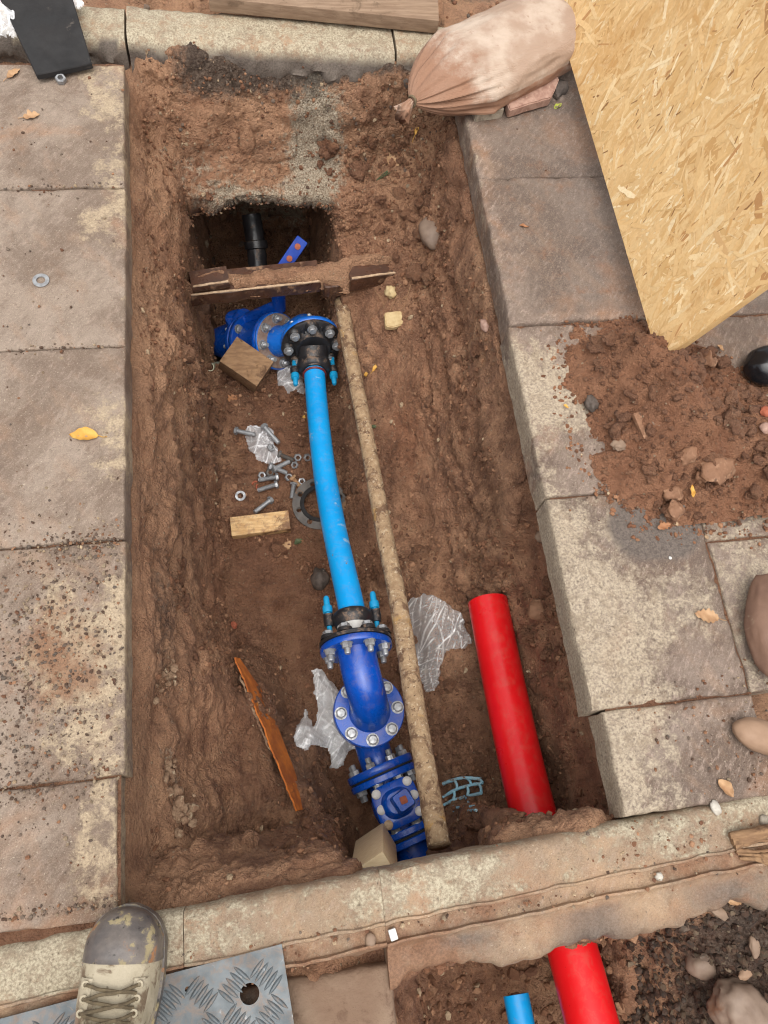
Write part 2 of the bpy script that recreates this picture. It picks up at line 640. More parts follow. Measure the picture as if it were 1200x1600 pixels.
MAT_RED = pm('red_duct_plastic', lin(226, 24, 30), lin(212, 18, 24), 5, (0.26, 0.4), 0.05, 40, 0.001,
             [(lin(150, 60, 52), 60, 0.68, 0.74, 0.8), (lin(120, 40, 34), 180, 0.68, 0.74, 0.8)], dust=.12)
MAT_OLD = pm('earth_caked_iron', lin(154, 126, 96), lin(184, 156, 122), 60, (0.8, 0.95), 1.0, 140, 0.007,
             [(lin(118, 90, 68), 26, 0.5, 0.6), (lin(190, 148, 86), 12, 0.6, 0.7), (lin(206, 186, 158), 110, 0.55, 0.68), (lin(92, 68, 52), 120, 0.6, 0.68)])
MAT_RUST = pm('orange_rust', lin(204, 116, 40), lin(158, 84, 34), 22, (0.75, 0.95), 0.6, 160, 0.002,
              [(lin(96, 54, 34), 18, 0.6, 0.72), (lin(206, 134, 50), 40, 0.6, 0.72)])
MAT_WOOD = pm('sawn_wood', lin(222, 188, 138), lin(192, 150, 98), 26, (0.65, 0.85), 0.3, 80, 0.001,
              [(lin(120, 86, 58), 16, 0.5, 0.62), (lin(150, 104, 62), 40, 0.58, 0.68)], stretch=(1, 6, 6), dust=.6)
MAT_WOODF = pm('fresh_wood', lin(244, 220, 178), lin(230, 202, 156), 26, (0.6, 0.8), 0.2, 80, 0.0008, stretch=(1, 6, 6))
MAT_MUDWOOD = pm('muddy_wood', lin(150, 118, 86), lin(122, 92, 66), 26, (0.8, 0.95), 0.5, 90, 0.002,
                 [(lin(92, 66, 46), 24, 0.56, 0.68)], stretch=(1, 4, 4))
MAT_PLANK = pm('weathered_plank', lin(150, 126, 104), lin(126, 102, 82), 10, (0.75, 0.9), 0.4, 60, 0.002,
               [(lin(104, 84, 66), 18, 0.56, 0.7)], stretch=(1, 10, 10))
MAT_CLAY = pm('brown_glazed_clay', lin(86, 58, 44), lin(62, 42, 33), 20, (0.22, 0.45), 0.2, 120, 0.001,
              [(lin(140, 108, 82), 22, 0.55, 0.68, 0.9)])
MAT_TILE = pm('rose_brick', lin(176, 144, 128), lin(146, 112, 98), 60, (0.5, 0.8), 0.5, 160, 0.002,
              [(lin(200, 172, 150), 70, 0.62, 0.72)])
MAT_CHIP = pm('broken_clay_edge', lin(196, 170, 140), lin(168, 140, 112), 60, (0.8, 0.95), 0.6, 160, 0.002)
MAT_MORTAR = pm('earthy_mortar', lin(150, 124, 100), lin(124, 96, 74), 40, (0.8, 0.95), 0.9, 120, 0.005,
               [(lin(188, 170, 142), 60, 0.58, 0.7), (lin(110, 80, 60), 24, 0.5, 0.62)])
MAT_GREYB = pm('grey_broken_concrete', lin(168, 158, 142), lin(130, 118, 104), 50, (0.8, 0.95), 0.7, 140, 0.003,
               [(lin(200, 192, 176), 60, 0.6, 0.7)])
MAT_COBBLE = pm('grey_cobble', lin(138, 118, 102), lin(112, 92, 78), 14, (0.55, 0.8), 0.3, 110, 0.002,
                [(lin(120, 88, 66), 12, 0.54, 0.66)])
MAT_SANDST = pm('buff_sandstone', lin(206, 184, 140), lin(186, 160, 116), 50, (0.85, 0.95), 0.5, 150, 0.002)
MAT_BROWNST = pm('brown_boulder', lin(128, 98, 80), lin(108, 80, 66), 10, (0.6, 0.8), 0.3, 120, 0.002,
                 [(lin(156, 140, 116), 16, 0.6, 0.72), (lin(96, 98, 60), 9, 0.66, 0.8)])
MAT_TANST = pm('tan_boulder', lin(156, 126, 102), lin(136, 108, 86), 12, (0.65, 0.85), 0.3, 130, 0.002)
MAT_DARKST = pm('black_rubble', lin(96, 84, 76), lin(64, 56, 50), 30, (0.6, 0.9), 0.7, 120, 0.003,
                [(lin(120, 110, 100), 40, 0.62, 0.74)])
MAT_STEEL = pm('galvanised_plate', lin(98, 104, 107), lin(80, 87, 91), 16, (0.35, 0.55), 0.1, 120, 0.0008,
               [(lin(176, 150, 124), 22, 0.63, 0.74, 0.9), (lin(150, 156, 160), 60, 0.62, 0.74, 0.4)], metal=0.25, dust=.35)
MAT_LEATHER = pm('mud_dried_leather', lin(192, 180, 156), lin(162, 150, 126), 16, (0.75, 0.95), 0.7, 90, 0.003,
                 [(lin(122, 104, 84), 26, 0.52, 0.62), (lin(104, 90, 72), 70, 0.6, 0.68), (lin(150, 126, 108), 12, 0.58, 0.64)])
MAT_TOE = pm('scuffed_black_toe', lin(86, 80, 78), lin(122, 112, 104), 18, (0.28, 0.6), 0.4, 110, 0.002,
             [(lin(164, 116, 78), 14, 0.54, 0.62, 0.9), (lin(160, 146, 112), 34, 0.55, 0.64, 0.9), (lin(48, 44, 42), 60, 0.6, 0.7, 0.5)])
MAT_LACE = pm('muddy_lace', lin(120, 106, 82), lin(92, 80, 62), 90, (0.85, 0.95), 0.6, 400, 0.001)
MAT_TROUSER = pm('dark_work_trousers', lin(46, 48, 56), lin(60, 60, 66), 20, (0.85, 0.95), 0.4, 300, 0.001,
                 [(lin(120, 96, 74), 12, 0.58, 0.7)])
MAT_NET = pm('blue_net', lin(150, 206, 226), lin(160, 190, 200), 60, (0.6, 0.8), 0.3, 150, 0.001,
             [(lin(130, 98, 74), 50, 0.55, 0.65)])
MAT_GLOSSBLK = pm('black_gloss', lin(24, 24, 27), lin(32, 32, 36), 12, (0.18, 0.3), 0.1, 60, 0.001)
MAT_PEBBLE = pm('pale_pebble', lin(196, 190, 178), lin(168, 160, 148), 60, (0.6, 0.8), 0.3, 150, 0.001)
MAT_PALECAP = pm('pale_cream_plastic', lin(214, 214, 186), lin(196, 196, 164), 40, (0.5, 0.7), 0.2, 150, 0.001,
                 [(lin(150, 118, 90), 60, 0.6, 0.7)])
MAT_SEAL = pm('dark_red_rubber', lin(120, 44, 40), lin(96, 34, 32), 40, (0.5, 0.7), 0.1, 100, 0.001)
MAT_RUSTDOT = pm('red_oxide', lin(166, 92, 66), lin(144, 78, 56), 60, (0.8, 0.9), 0.3, 150, 0.001)
MAT_MARK = pm('grey_iron_ring', lin(104, 98, 92), lin(72, 68, 66), 24, (0.5, 0.75), 0.4, 130, 0.0015,
              [(lin(128, 98, 72), 18, 0.55, 0.68, 0.9)])
MAT_STONE_B = pm('brown_stone', lin(140, 102, 76), lin(118, 84, 62), 16, (0.7, 0.9), 0.7, 100, 0.004,
                 [(lin(168, 130, 102), 40, 0.5, 0.66), (lin(92, 66, 50), 60, 0.58, 0.68)])
MAT_STONE_G = pm('grey_stone', lin(144, 120, 100), lin(118, 98, 82), 16, (0.6, 0.85), 0.4, 120, 0.002,
                 [(lin(126, 94, 72), 14, 0.55, 0.68)])
MAT_PAVERB = pm('pecked_stone', lin(140, 118, 98), lin(122, 98, 80), 10, (0.8, 0.95), 0.8, 70, 0.005,
                [(lin(104, 80, 64), 40, 0.56, 0.68)])


def leaf_mat(name, a, b):
    return pm(name, a, b, 30, (0.6, 0.8), 0.3, 100, 0.001, [(lin(110, 70, 36), 40, 0.64, 0.74)])


MAT_LEAF_Y = leaf_mat('yellow_leaf', lin(212, 168, 84), lin(190, 140, 60))
MAT_LEAF_B = leaf_mat('brown_leaf', lin(186, 150, 112), lin(156, 118, 84))
MAT_LEAF_O = leaf_mat('orange_leaf', lin(164, 116, 80), lin(146, 98, 64))
MAT_LEAF_G = leaf_mat('green_leaf', lin(170, 176, 66), lin(128, 140, 50))
MAT_LEAF_D = leaf_mat('dark_leaf', lin(82, 92, 58), lin(64, 74, 46))


def make_film(name, col, opac_lo, opac_hi, mud=0.3):
    t = NT(name)
    c = t.mix(t.math('MULTIPLY', t.ramp(t.noise(22, 6, 0.7), 0.58, 0.72), mud * 2), col, lin(170, 142, 116))
    t.set('Base Color', c)
    t.set('Roughness', 0.12)
    t.set('Specular IOR Level', 1.0)
    cr = t.attr('crease').outputs['Fac']
    lw = t.n('ShaderNodeLayerWeight')
    lw.inputs['Blend'].default_value = 0.4
    al = t.math('ADD', t.ramp(cr, 0.0, 1.0, opac_lo, opac_hi), t.math('MULTIPLY', lw.outputs['Facing'], 0.4))
    al = t.math('ADD', al, t.ramp(t.noise(45, 5, 0.7, dist=1.0), 0.5, 0.7, 0.0, 0.18))
    t.set('Alpha', t.math('MINIMUM', al, 1.0))
    t.bump(t.noise(50, 3, 0.5, dist=2.0), 0.4, 0.004)
    return t.m


MAT_FILM = make_film('clear_polythene', lin(252, 251, 249), 0.2, 0.9)
MAT_FILMW = make_film('white_polythene', lin(250, 250, 250), 0.55, 1.0, 0.06)
MAT_FILMS = make_film('small_clear_bag', lin(250, 250, 252), 0.28, 0.8, 0.04)


def make_cloth():
    t = NT('sandbag_cloth')
    a = t.noise(9, 5, 0.6)
    c = t.mix(t.ramp(a, 0.35, 0.6), lin(192, 174, 158), lin(166, 142, 124))
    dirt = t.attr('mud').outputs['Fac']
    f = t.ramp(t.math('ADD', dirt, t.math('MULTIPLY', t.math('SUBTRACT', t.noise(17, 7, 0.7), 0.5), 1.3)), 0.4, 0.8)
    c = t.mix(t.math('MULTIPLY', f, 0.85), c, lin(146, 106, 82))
    c = t.mix(t.math('MULTIPLY', t.ramp(t.noise(50, 5, 0.7), 0.6, 0.72), 0.5), c, lin(138, 100, 78))
    t.set('Base Color', c)
    t.set('Roughness', 0.9)
    wv = t.n('ShaderNodeTexWave', wave_type='BANDS', bands_direction='X')
    wv.inputs['Scale'].default_value = 130
    wv.inputs['Distortion'].default_value = 1.5
    t.l(t.co, wv.inputs['Vector'])
    wv2 = t.n('ShaderNodeTexWave', wave_type='BANDS', bands_direction='Z')
    wv2.inputs['Scale'].default_value = 130
    wv2.inputs['Distortion'].default_value = 1.5
    t.l(t.co, wv2.inputs['Vector'])
    t.bump(t.math('ADD', t.math('ADD', wv.outputs[1], wv2.outputs[1]), t.math('MULTIPLY', t.noise(40, 5), 2.5)), 0.4, 0.0015)
    return t.m


MAT_CLOTH = make_cloth()


def make_osb(name, dark):
    t = NT(name)
    cols = [lin(226, 190, 134), lin(212, 170, 112), lin(234, 204, 154)]
    base = t.mix(t.ramp(t.noise(14, 5, 0.6, stretch=(1, 3, 1)), 0.35, 0.65), cols[0], cols[1])
    base = t.mix(t.math('MULTIPLY', t.ramp(t.noise(90, 5, 0.7, stretch=(4, 1, 1), rot=(0, 0, 0.6)), 0.5, 0.7), 0.6), base, cols[2])
    base = t.mix(t.math('MULTIPLY', t.ramp(t.noise(70, 6, 0.75), 0.62, 0.7), 0.7), base, lin(120, 84, 46))
    t.set('Base Color', base)
    t.set('Roughness', 0.7)
    t.bump(t.noise(90, 6, 0.7), 0.5, 0.002)
    return t.m


MAT_OSB = make_osb('strand_board', 0)


def make_flake():
    t = NT('wood_flake')
    a = t.attr('tone')
    n = t.noise(160, 4, 0.6)
    c = t.mix(t.math('MULTIPLY', t.ramp(n, 0.4, 0.7), 0.3), a.outputs['Color'], lin(200, 156, 100))
    c = t.mix(t.math('MULTIPLY', t.ramp(t.noise(5, 6, 0.7), 0.52, 0.68), 0.4), c, lin(200, 150, 86))
    t.set('Base Color', c)
    t.set('Roughness', 0.62)
    t.bump(t.noise(200, 4, 0.6), 0.3, 0.0008)
    return t.m


MAT_FLAKE = make_flake()


def make_vcol(name, rough=0.9):
    t = NT(name)
    a = t.attr('tone')
    n = t.noise(120, 5, 0.7)
    c = t.mix(t.ramp(n, 0.3, 0.7), a.outputs['Color'], lin(96, 66, 50))
    c = t.mix(0.55, a.outputs['Color'], c)
    t.set('Base Color', c)
    t.set('Roughness', rough)
    t.set('Specular IOR Level', 0.3)
    t.bump(t.noise(160, 6, 0.7), 0.7, 0.004)
    return t.m


MAT_CRUMB = make_vcol('soil_crumb')

# ------------------------------------------------------------------ ground: the dug trench
# cross-sections (y, [(x, z) ...]); the trench runs along y, its slab edges are x = -0.297 and x = 0.573
ST = [
    (-3.0, [(-9, -.09), (9, -.09)]),
    (-0.95, [(-9, -.09), (.14, -.10), (.30, -.3), (.62, -.3), (.72, -.25), (.85, -.2), (1.0, -.15), (1.3, -.10), (9, -.09)]),
    (-0.60, [(-9, -.09), (.155, -.10), (.20, -.35), (.26, -.70), (.62, -.68), (.70, -.50), (.78, -.32), (.92, -.17), (1.3, -.10), (9, -.09)]),
    (-0.40, [(-9, -.09), (.16, -.10), (.20, -.35), (.26, -.70), (.62, -.66), (.69, -.46), (.76, -.30), (.92, -.13), (1.3, -.09), (9, -.09)]),
    (-0.30, [(-9, -.09), (.15, -.09), (.20, -.30), (.28, -.62), (.60, -.62), (.68, -.38), (.74, -.20), (.90, -.08), (1.3, -.08), (9, -.09)]),
    (-0.265, [(-9, -.09), (.10, -.08), (.2, -.095), (.74, -.09), (.9, -.05), (1.3, -.07), (9, -.09)]),
    (-0.215, [(-9, -.09), (.10, -.09), (.74, -.09), (.9, -.07), (1.3, -.07), (9, -.09)]),
    (-0.11, [(-9, -.09), (-.30, -.07), (.55, -.06), (.62, -.07), (9, -.09)]),
    (-0.086, [(-9, -.09), (-.30, -.08), (-.25, -.05), (.08, -.04), (.115, -.15), (.14, -.80), (.31, -.80), (.345, -.08), (.5, -.03), (.58, -.06), (.62, -.09), (9, -.09)]),
    (-0.072, [(-9, -.09), (-.31, -.09), (-.27, -.07), (-.1, -.06), (.09, -.07), (.10, -.30), (.13, -.80), (.32, -.80), (.35, -.10), (.55, -.04), (.62, -.09), (9, -.09)]),
    (-0.05, [(-9, -.09), (-.31, -.09), (-.27, -.10), (-.1, -.07), (.07, -.09), (.10, -.5), (.13, -.80), (.31, -.84), (.36, -.40), (.40, -.30), (.46, -.30), (.50, -.55), (.61, -.60), (.65, -.12), (9, -.09)]),
    (-0.022, [(-9, -.09), (-.31, -.09), (-.27, -.16), (-.1, -.14), (.05, -.18), (.10, -.70), (.14, -.86), (.34, -.86), (.40, -.66), (.46, -.60), (.50, -.66), (.63, -.66), (.66, -.10), (9, -.09)]),
    (0.01, [(-9, -.09), (-.31, -.09), (-.27, -.25), (-.15, -.46), (.0, -.54), (.06, -.60), (.12, -.87), (.40, -.86), (.48, -.74), (.64, -.66), (.67, -.10), (9, -.09)]),
    (0.10, [(-9, -.09), (-.31, -.09), (-.285, -.2), (-.25, -.30), (-.15, -.44), (.0, -.56), (.04, -.62), (.09, -.87), (.40, -.87), (.48, -.76), (.64, -.64), (.67, -.3), (.68, -.10), (9, -.09)]),
    (0.30, [(-9, -.09), (-.31, -.09), (-.28, -.14), (-.245, -.28), (-.14, -.48), (-.06, -.60), (-.02, -.82), (.05, -.86), (.38, -.86), (.46, -.76), (.63, -.64), (.66, -.3), (.67, -.10), (9, -.09)]),
    (0.50, [(-9, -.09), (-.30, -.085), (-.275, -.14), (-.24, -.28), (-.19, -.52), (-.145, -.80), (-.05, -.85), (.35, -.85), (.44, -.74), (.60, -.64), (.63, -.4), (.635, -.10), (9, -.09)]),
    (0.75, [(-9, -.09), (-.30, -.085), (-.27, -.13), (-.235, -.24), (-.205, -.50), (-.165, -.84), (-.05, -.86), (.25, -.86), (.36, -.76), (.50, -.66), (.56, -.45), (.575, -.3), (.585, -.10), (9, -.09)]),
    (1.00, [(-9, -.09), (-.30, -.085), (-.27, -.12), (-.225, -.22), (-.20, -.50), (-.175, -.84), (-.05, -.87), (.22, -.87), (.32, -.74), (.45, -.64), (.51, -.48), (.55, -.28), (.57, -.10), (9, -.09)]),
    (1.30, [(-9, -.09), (-.30, -.085), (-.265, -.12), (-.22, -.22), (-.20, -.50), (-.185, -.86), (-.05, -.88), (.22, -.87), (.29, -.70), (.42, -.60), (.50, -.45), (.545, -.25), (.57, -.10), (9, -.09)]),
    (1.52, [(-9, -.09), (-.30, -.085), (-.265, -.12), (-.22, -.20), (-.205, -.45), (-.20, -.88), (.24, -.88), (.27, -.66), (.38, -.56), (.50, -.42), (.55, -.22), (.57, -.10), (9, -.09)]),
    (1.60, [(-9, -.09), (-.30, -.085), (-.265, -.13), (-.225, -.22), (-.21, -.45), (-.20, -1.1), (.255, -1.1), (.275, -.54), (.38, -.50), (.50, -.40), (.55, -.2), (.57, -.10), (9, -.09)]),
    (1.74, [(-9, -.09), (-.30, -.085), (-.265, -.14), (-.225, -.24), (-.21, -.42), (-.20, -1.15), (.255, -1.15), (.275, -.47), (.38, -.44), (.50, -.36), (.55, -.2), (.575, -.10), (9, -.09)]),
    (1.765, [(-9, -.09), (-.30, -.09), (-.27, -.2), (-.24, -.36), (-.215, -.45), (-.20, -1.1), (.255, -1.1), (.275, -.43), (.38, -.41), (.50, -.33), (.56, -.2), (.58, -.10), (9, -.09)]),
    (1.785, [(-9, -.09), (-.30, -.09), (-.27, -.2), (-.24, -.33), (-.1, -.37), (.2, -.37), (.38, -.36), (.50, -.31), (.56, -.2), (.58, -.10), (9, -.09)]),
    (1.86, [(-9, -.09), (-.30, -.09), (-.27, -.2), (-.2, -.29), (.2, -.30), (.38, -.30), (.50, -.26), (.56, -.18), (.59, -.10), (9, -.09)]),
    (1.945, [(-9, -.09), (-.30, -.09), (-.26, -.10), (-.15, -.09), (.2, -.13), (.45, -.11), (.54, -.13), (.60, -.10), (9, -.09)]),
    (1.985, [(-9, -.09), (-.30, -.08), (-.26, -.02), (-.2, -.025), (.1, -.05), (.3, -.035), (.45, -.03), (.60, -.07), (9, -.09)]),
    (2.07, [(-9, -.09), (9, -.09)]),
    (2.22, [(-9, -.08), (9, -.08)]),
    (2.26, [(-9, -.03), (9, -.03)]),
    (9.0, [(-9, -.03), (9, -.03)]),
]


def lines(*segs):
    out = [np.array([segs[0][0]])]
    for a, b, d in segs:
        k = max(1, int(round((b - a) / d)))
        out.append(np.linspace(a, b, k + 1)[1:])
    return np.concatenate(out)


GX = lines((-9, -1.2, .8), (-1.2, -.36, .06), (-.36, -.31, .008), (-.31, -.14, .0016), (-.14, .20, .0030), (.20, .30, .0022),
           (.30, .46, .0030), (.46, .70, .0022), (.70, 1.1, .006), (1.1, 1.5, .04), (1.5, 9, .8))
GY = lines((-9, -1.2, .8), (-1.2, -.56, .05), (-.56, -.32, .005), (-.32, -.25, .0028), (-.25, -.11, .008), (-.11, .03, .0022), (.03, 1.56, .0031),
           (1.56, 1.74, .0032), (1.74, 1.80, .0012), (1.80, 2.09, .0028), (2.09, 2.3, .012), (2.3, 3, .03), (3, 9, .6))


def ground_heights():
    sy = np.array([s[0] for s in ST])
    Z = np.stack([np.interp(GX, [p[0] for p in s[1]], [p[1] for p in s[1]]) for s in ST])
    Xg, Yg = np.meshgrid(GX, GY)
    shear = 0.05 * np.clip(Xg, -.6, 1.1) * (1 - sstep(0.05, 0.35, Yg)) * sstep(-1.2, -.6, Yg)
    # stations are displaced a little so no edge runs dead straight
    n1 = vnoise(Xg * 6, Yg * 6, Xg * 0, 3) * 0.012
    yy = Yg - shear + .075 * (np.clip(Xg, -.9, 1.2) + .3) * sstep(1.86, 1.93, Yg) * (1 - sstep(2.3, 2.6, Yg)) + n1 * sstep(0.0, 0.2, np.abs(Yg + .03) - .03)
    n2 = vnoise(Xg * 5 + 30, Yg * 5, Xg * 0, 5) * 0.018 + vnoise(Xg * 14 + 30, Yg * 14, Xg * 0, 6) * 0.007
    xx = Xg + n2 * ((Xg > -.29) & (Xg < .7)) * np.minimum(1, np.abs(Xg + .29) / .04)
    Zg = np.empty_like(Xg)
    idx = np.clip(np.searchsorted(sy, yy) - 1, 0, len(sy) - 2)
    t = np.clip((yy - sy[idx]) / (sy[idx + 1] - sy[idx]), 0, 1)
    # columns: look each station's profile up at the wobbled x
    fx = np.clip(np.searchsorted(GX, xx) - 1, 0, len(GX) - 2)
    tx = np.clip((xx - GX[fx]) / (GX[fx + 1] - GX[fx]), 0, 1)
    za = Z[idx, fx] * (1 - tx) + Z[idx, fx + 1] * tx
    zb = Z[idx + 1, fx] * (1 - tx) + Z[idx + 1, fx + 1] * tx
    Zg = za * (1 - t) + zb * t
    return Xg, Yg, Zg


def blur(Z, n):
    for _ in range(n):
        Z = Z.copy()
        Z[1:-1] = (Z[:-2] + 2 * Z[1:-1] + Z[2:]) / 4
        Z[:, 1:-1] = (Z[:, :-2] + 2 * Z[:, 1:-1] + Z[:, 2:]) / 4
    return Z


def build_ground():
    X, Y, Z = ground_heights()
    Z = blur(Z, 3)
    # the far hole runs back under the ledge; the red duct and the walls are slightly undercut
    winx = sstep(-.235, -.19, X) * (1 - sstep(.25, .29, X))
    Yd = Y + 0.62 * sstep(-.40, -.62, Z) * winx * sstep(1.70, 1.77, Y) * (Y < 1.80)
    Yd += 0.10 * sstep(-.05, -.3, Z) * sstep(-.34, -.27, Y) * (Y < -.25) * sstep(.2, .26, X) * (1 - sstep(.66, .7, X))
    Yd -= (0.085 * (1 - sstep(.36, .43, X)) + .06 * sstep(.44, .50, X) * (1 - sstep(.64, .68, X))) * sstep(-.08, -.36, Z) * sstep(.07, .12, X) * sstep(-.12, -.09, Y) * (1 - sstep(-.03, .04, Y))
    P = np.stack([X, Yd, Z], -1)
    du = np.gradient(P, axis=1)
    dv = np.gradient(P, axis=0)
    N = np.cross(du, dv)
    N /= np.linalg.norm(N, axis=-1, keepdims=True) + 1e-9
    x, y, z = P[..., 0], P[..., 1], P[..., 2]
    steep = np.clip(1 - N[..., 2], 0, 1)
    inside = sstep(-.302, -.285, X) * (1 - sstep(.60, .70, X) * sstep(-.1, .0, Y)) * sstep(-.9, -.5, Y) * (1 - sstep(2.3, 2.6, Y))
    floor = sstep(-.55, -.7, z)
    amp = inside * np.minimum(1, 0.35 + np.abs(X + .295) / .05)
    d = 0.020 * fbm(x * 7, y * 5, z * 7, 3, 11)
    left = 1 - sstep(-.2, -.1, X)
    smear = fbm(x * 30, y * 13, z * 30, 3, 41)            # bucket-smeared wall: drawn-out lumps
    d += (0.010 * left + 0.002) * smear * (0.15 + steep)
    wl = worley(x * 26, y * 26, z * 26, 5)
    d += 0.020 * (0.55 - wl) * (0.45 + 0.8 * (1 - left)) * sstep(-.1, .55, vnoise(x * 8, y * 8, z * 8, 77) + .3 * sstep(.3, .4, x))
    ws = worley(x * 70, y * 70, z * 70, 9)
    ws2 = worley(x * 120 + 3, y * 120, z * 120, 19)
    d += 0.0045 * (0.5 - ws2) * sstep(-.3, .5, vnoise(x * 10, y * 10, z * 10, 79) + .2 * floor)
    d += 0.010 * (0.5 - ws) * sstep(-.2, .5, vnoise(x * 12, y * 12, z * 12, 78)) * (1 - 0.6 * left * steep)
    d += 0.006 * np.abs(vnoise(x * 55, y * 55, z * 55, 21)) + 0.0026 * vnoise(x * 150, y * 150, z * 150, 23)
    crease = 1 - np.abs(vnoise(x * 16, y * 9, z * 12, 91))
    d -= 0.012 * np.clip(crease - 0.9, 0, 1) / 0.10 * (0.25 + steep) * sstep(-.1, .5, vnoise(x * 6, y * 6, z * 6, 95))
    # drag grooves in the right-hand wall, top
    d -= 0.010 * np.clip(np.cos(x * 210), 0, 1) * sstep(.44, .48, X) * (1 - sstep(.54, .57, X)) * sstep(1.05, 1.15, Y) * (1 - sstep(1.45, 1.55, Y))
    d *= amp
    P = P + N * d[..., None]
    # never rise through the slabs
    lim = np.where((X < -.30) | ((X > .60) & (Y > -.1)), -.078, 9)
    P[..., 2] = np.minimum(P[..., 2], lim)
    ny, nx = X.shape
    tint = np.zeros((ny, nx, 4), np.float32)
    
    def g(cx, cy, rx, ry):
        return np.exp(-(((X - cx) / rx) ** 2 + ((Y - cy) / ry) ** 2))
    tint[..., 0] = np.clip(1.2 * g(.20, 1.87, .085, .085) + .62 * g(.02, 1.79, .22, .03) + 0.42 * g(-.12, 1.84, .2, .06) + .45 * g(-.26, .15, .02, .1), 0, 1)
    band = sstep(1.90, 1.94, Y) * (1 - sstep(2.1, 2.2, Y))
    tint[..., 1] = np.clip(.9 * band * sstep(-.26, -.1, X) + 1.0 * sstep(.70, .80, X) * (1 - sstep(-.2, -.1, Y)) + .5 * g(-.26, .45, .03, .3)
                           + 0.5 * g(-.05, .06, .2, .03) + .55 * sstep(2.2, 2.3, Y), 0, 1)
    tint[..., 2] = np.clip(.7 * g(.42, 1.1, .1, .25) + .5 * g(-.2, .9, .06, .6) + .3 * g(-.1, .3, .1, .3), 0, 1)
    tint[..., 3] = np.clip(.46 * inside * sstep(-.22, -.12, X) + .4 * g(.05, .95, .25, .55) + .35 * g(.1, .3, .35, .3) + .3 * g(-.05, 1.5, .2, .2) - .5 * sstep(1.75, 1.85, Y) - .25 * g(.45, 1.2, .12, .4), 0, 1)  # alpha: damp mud plus painted pit shade, lowered on the lit wall and bank
    me = bpy.data.meshes.new('ground')
    nv = nx * ny
    me.vertices.add(nv)
    me.vertices.foreach_set('co', P.reshape(-1).astype(np.float32))
    i = np.arange(nv).reshape(ny, nx)
    q = np.stack([i[:-1, :-1], i[:-1, 1:], i[1:, 1:], i[1:, :-1]], -1).reshape(-1, 4)
    me.loops.add(q.size)
    me.loops.foreach_set('vertex_index', q.reshape(-1).astype(np.int32))
    me.polygons.add(len(q))
    me.polygons.foreach_set('loop_start', np.arange(0, q.size, 4, dtype=np.int32))
    me.polygons.foreach_set('loop_total', np.full(len(q), 4, np.int32))
    me.update(calc_edges=True)
    me.polygons.foreach_set('use_smooth', np.ones(len(q), bool))
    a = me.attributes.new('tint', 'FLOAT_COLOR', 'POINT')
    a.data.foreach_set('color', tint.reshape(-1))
    o = bpy.data.objects.new('ground', me)
    COL.objects.link(o)
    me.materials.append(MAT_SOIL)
    tag(o, 'brown earth with a deep dug trench between the paving slabs', kind='structure')
    return o, P, N


ground, GP, GN = build_ground()
bpy.context.view_layer.update()
BV = BVHTree.FromObject(ground, bpy.context.evaluated_depsgraph_get())


def hit(u, v):
    """where the photographed ray meets the earth"""
    o = Vector((0, 0, CAM_H))
    d = (at(u, v, -1.0) - o).normalized()
    p, n, i, q = BV.ray_cast(o, d)
    return (p, n) if p is not None else (at(u, v, -.8), Vector((0, 0, 1)))


def drop(x, y, z0=-.02):
    p, n, i, q = BV.ray_cast(Vector((x, y, z0)), Vector((0, 0, -1)))
    return (p, n) if p is not None else (Vector((x, y, -.8)), Vector((0, 0, 1)))


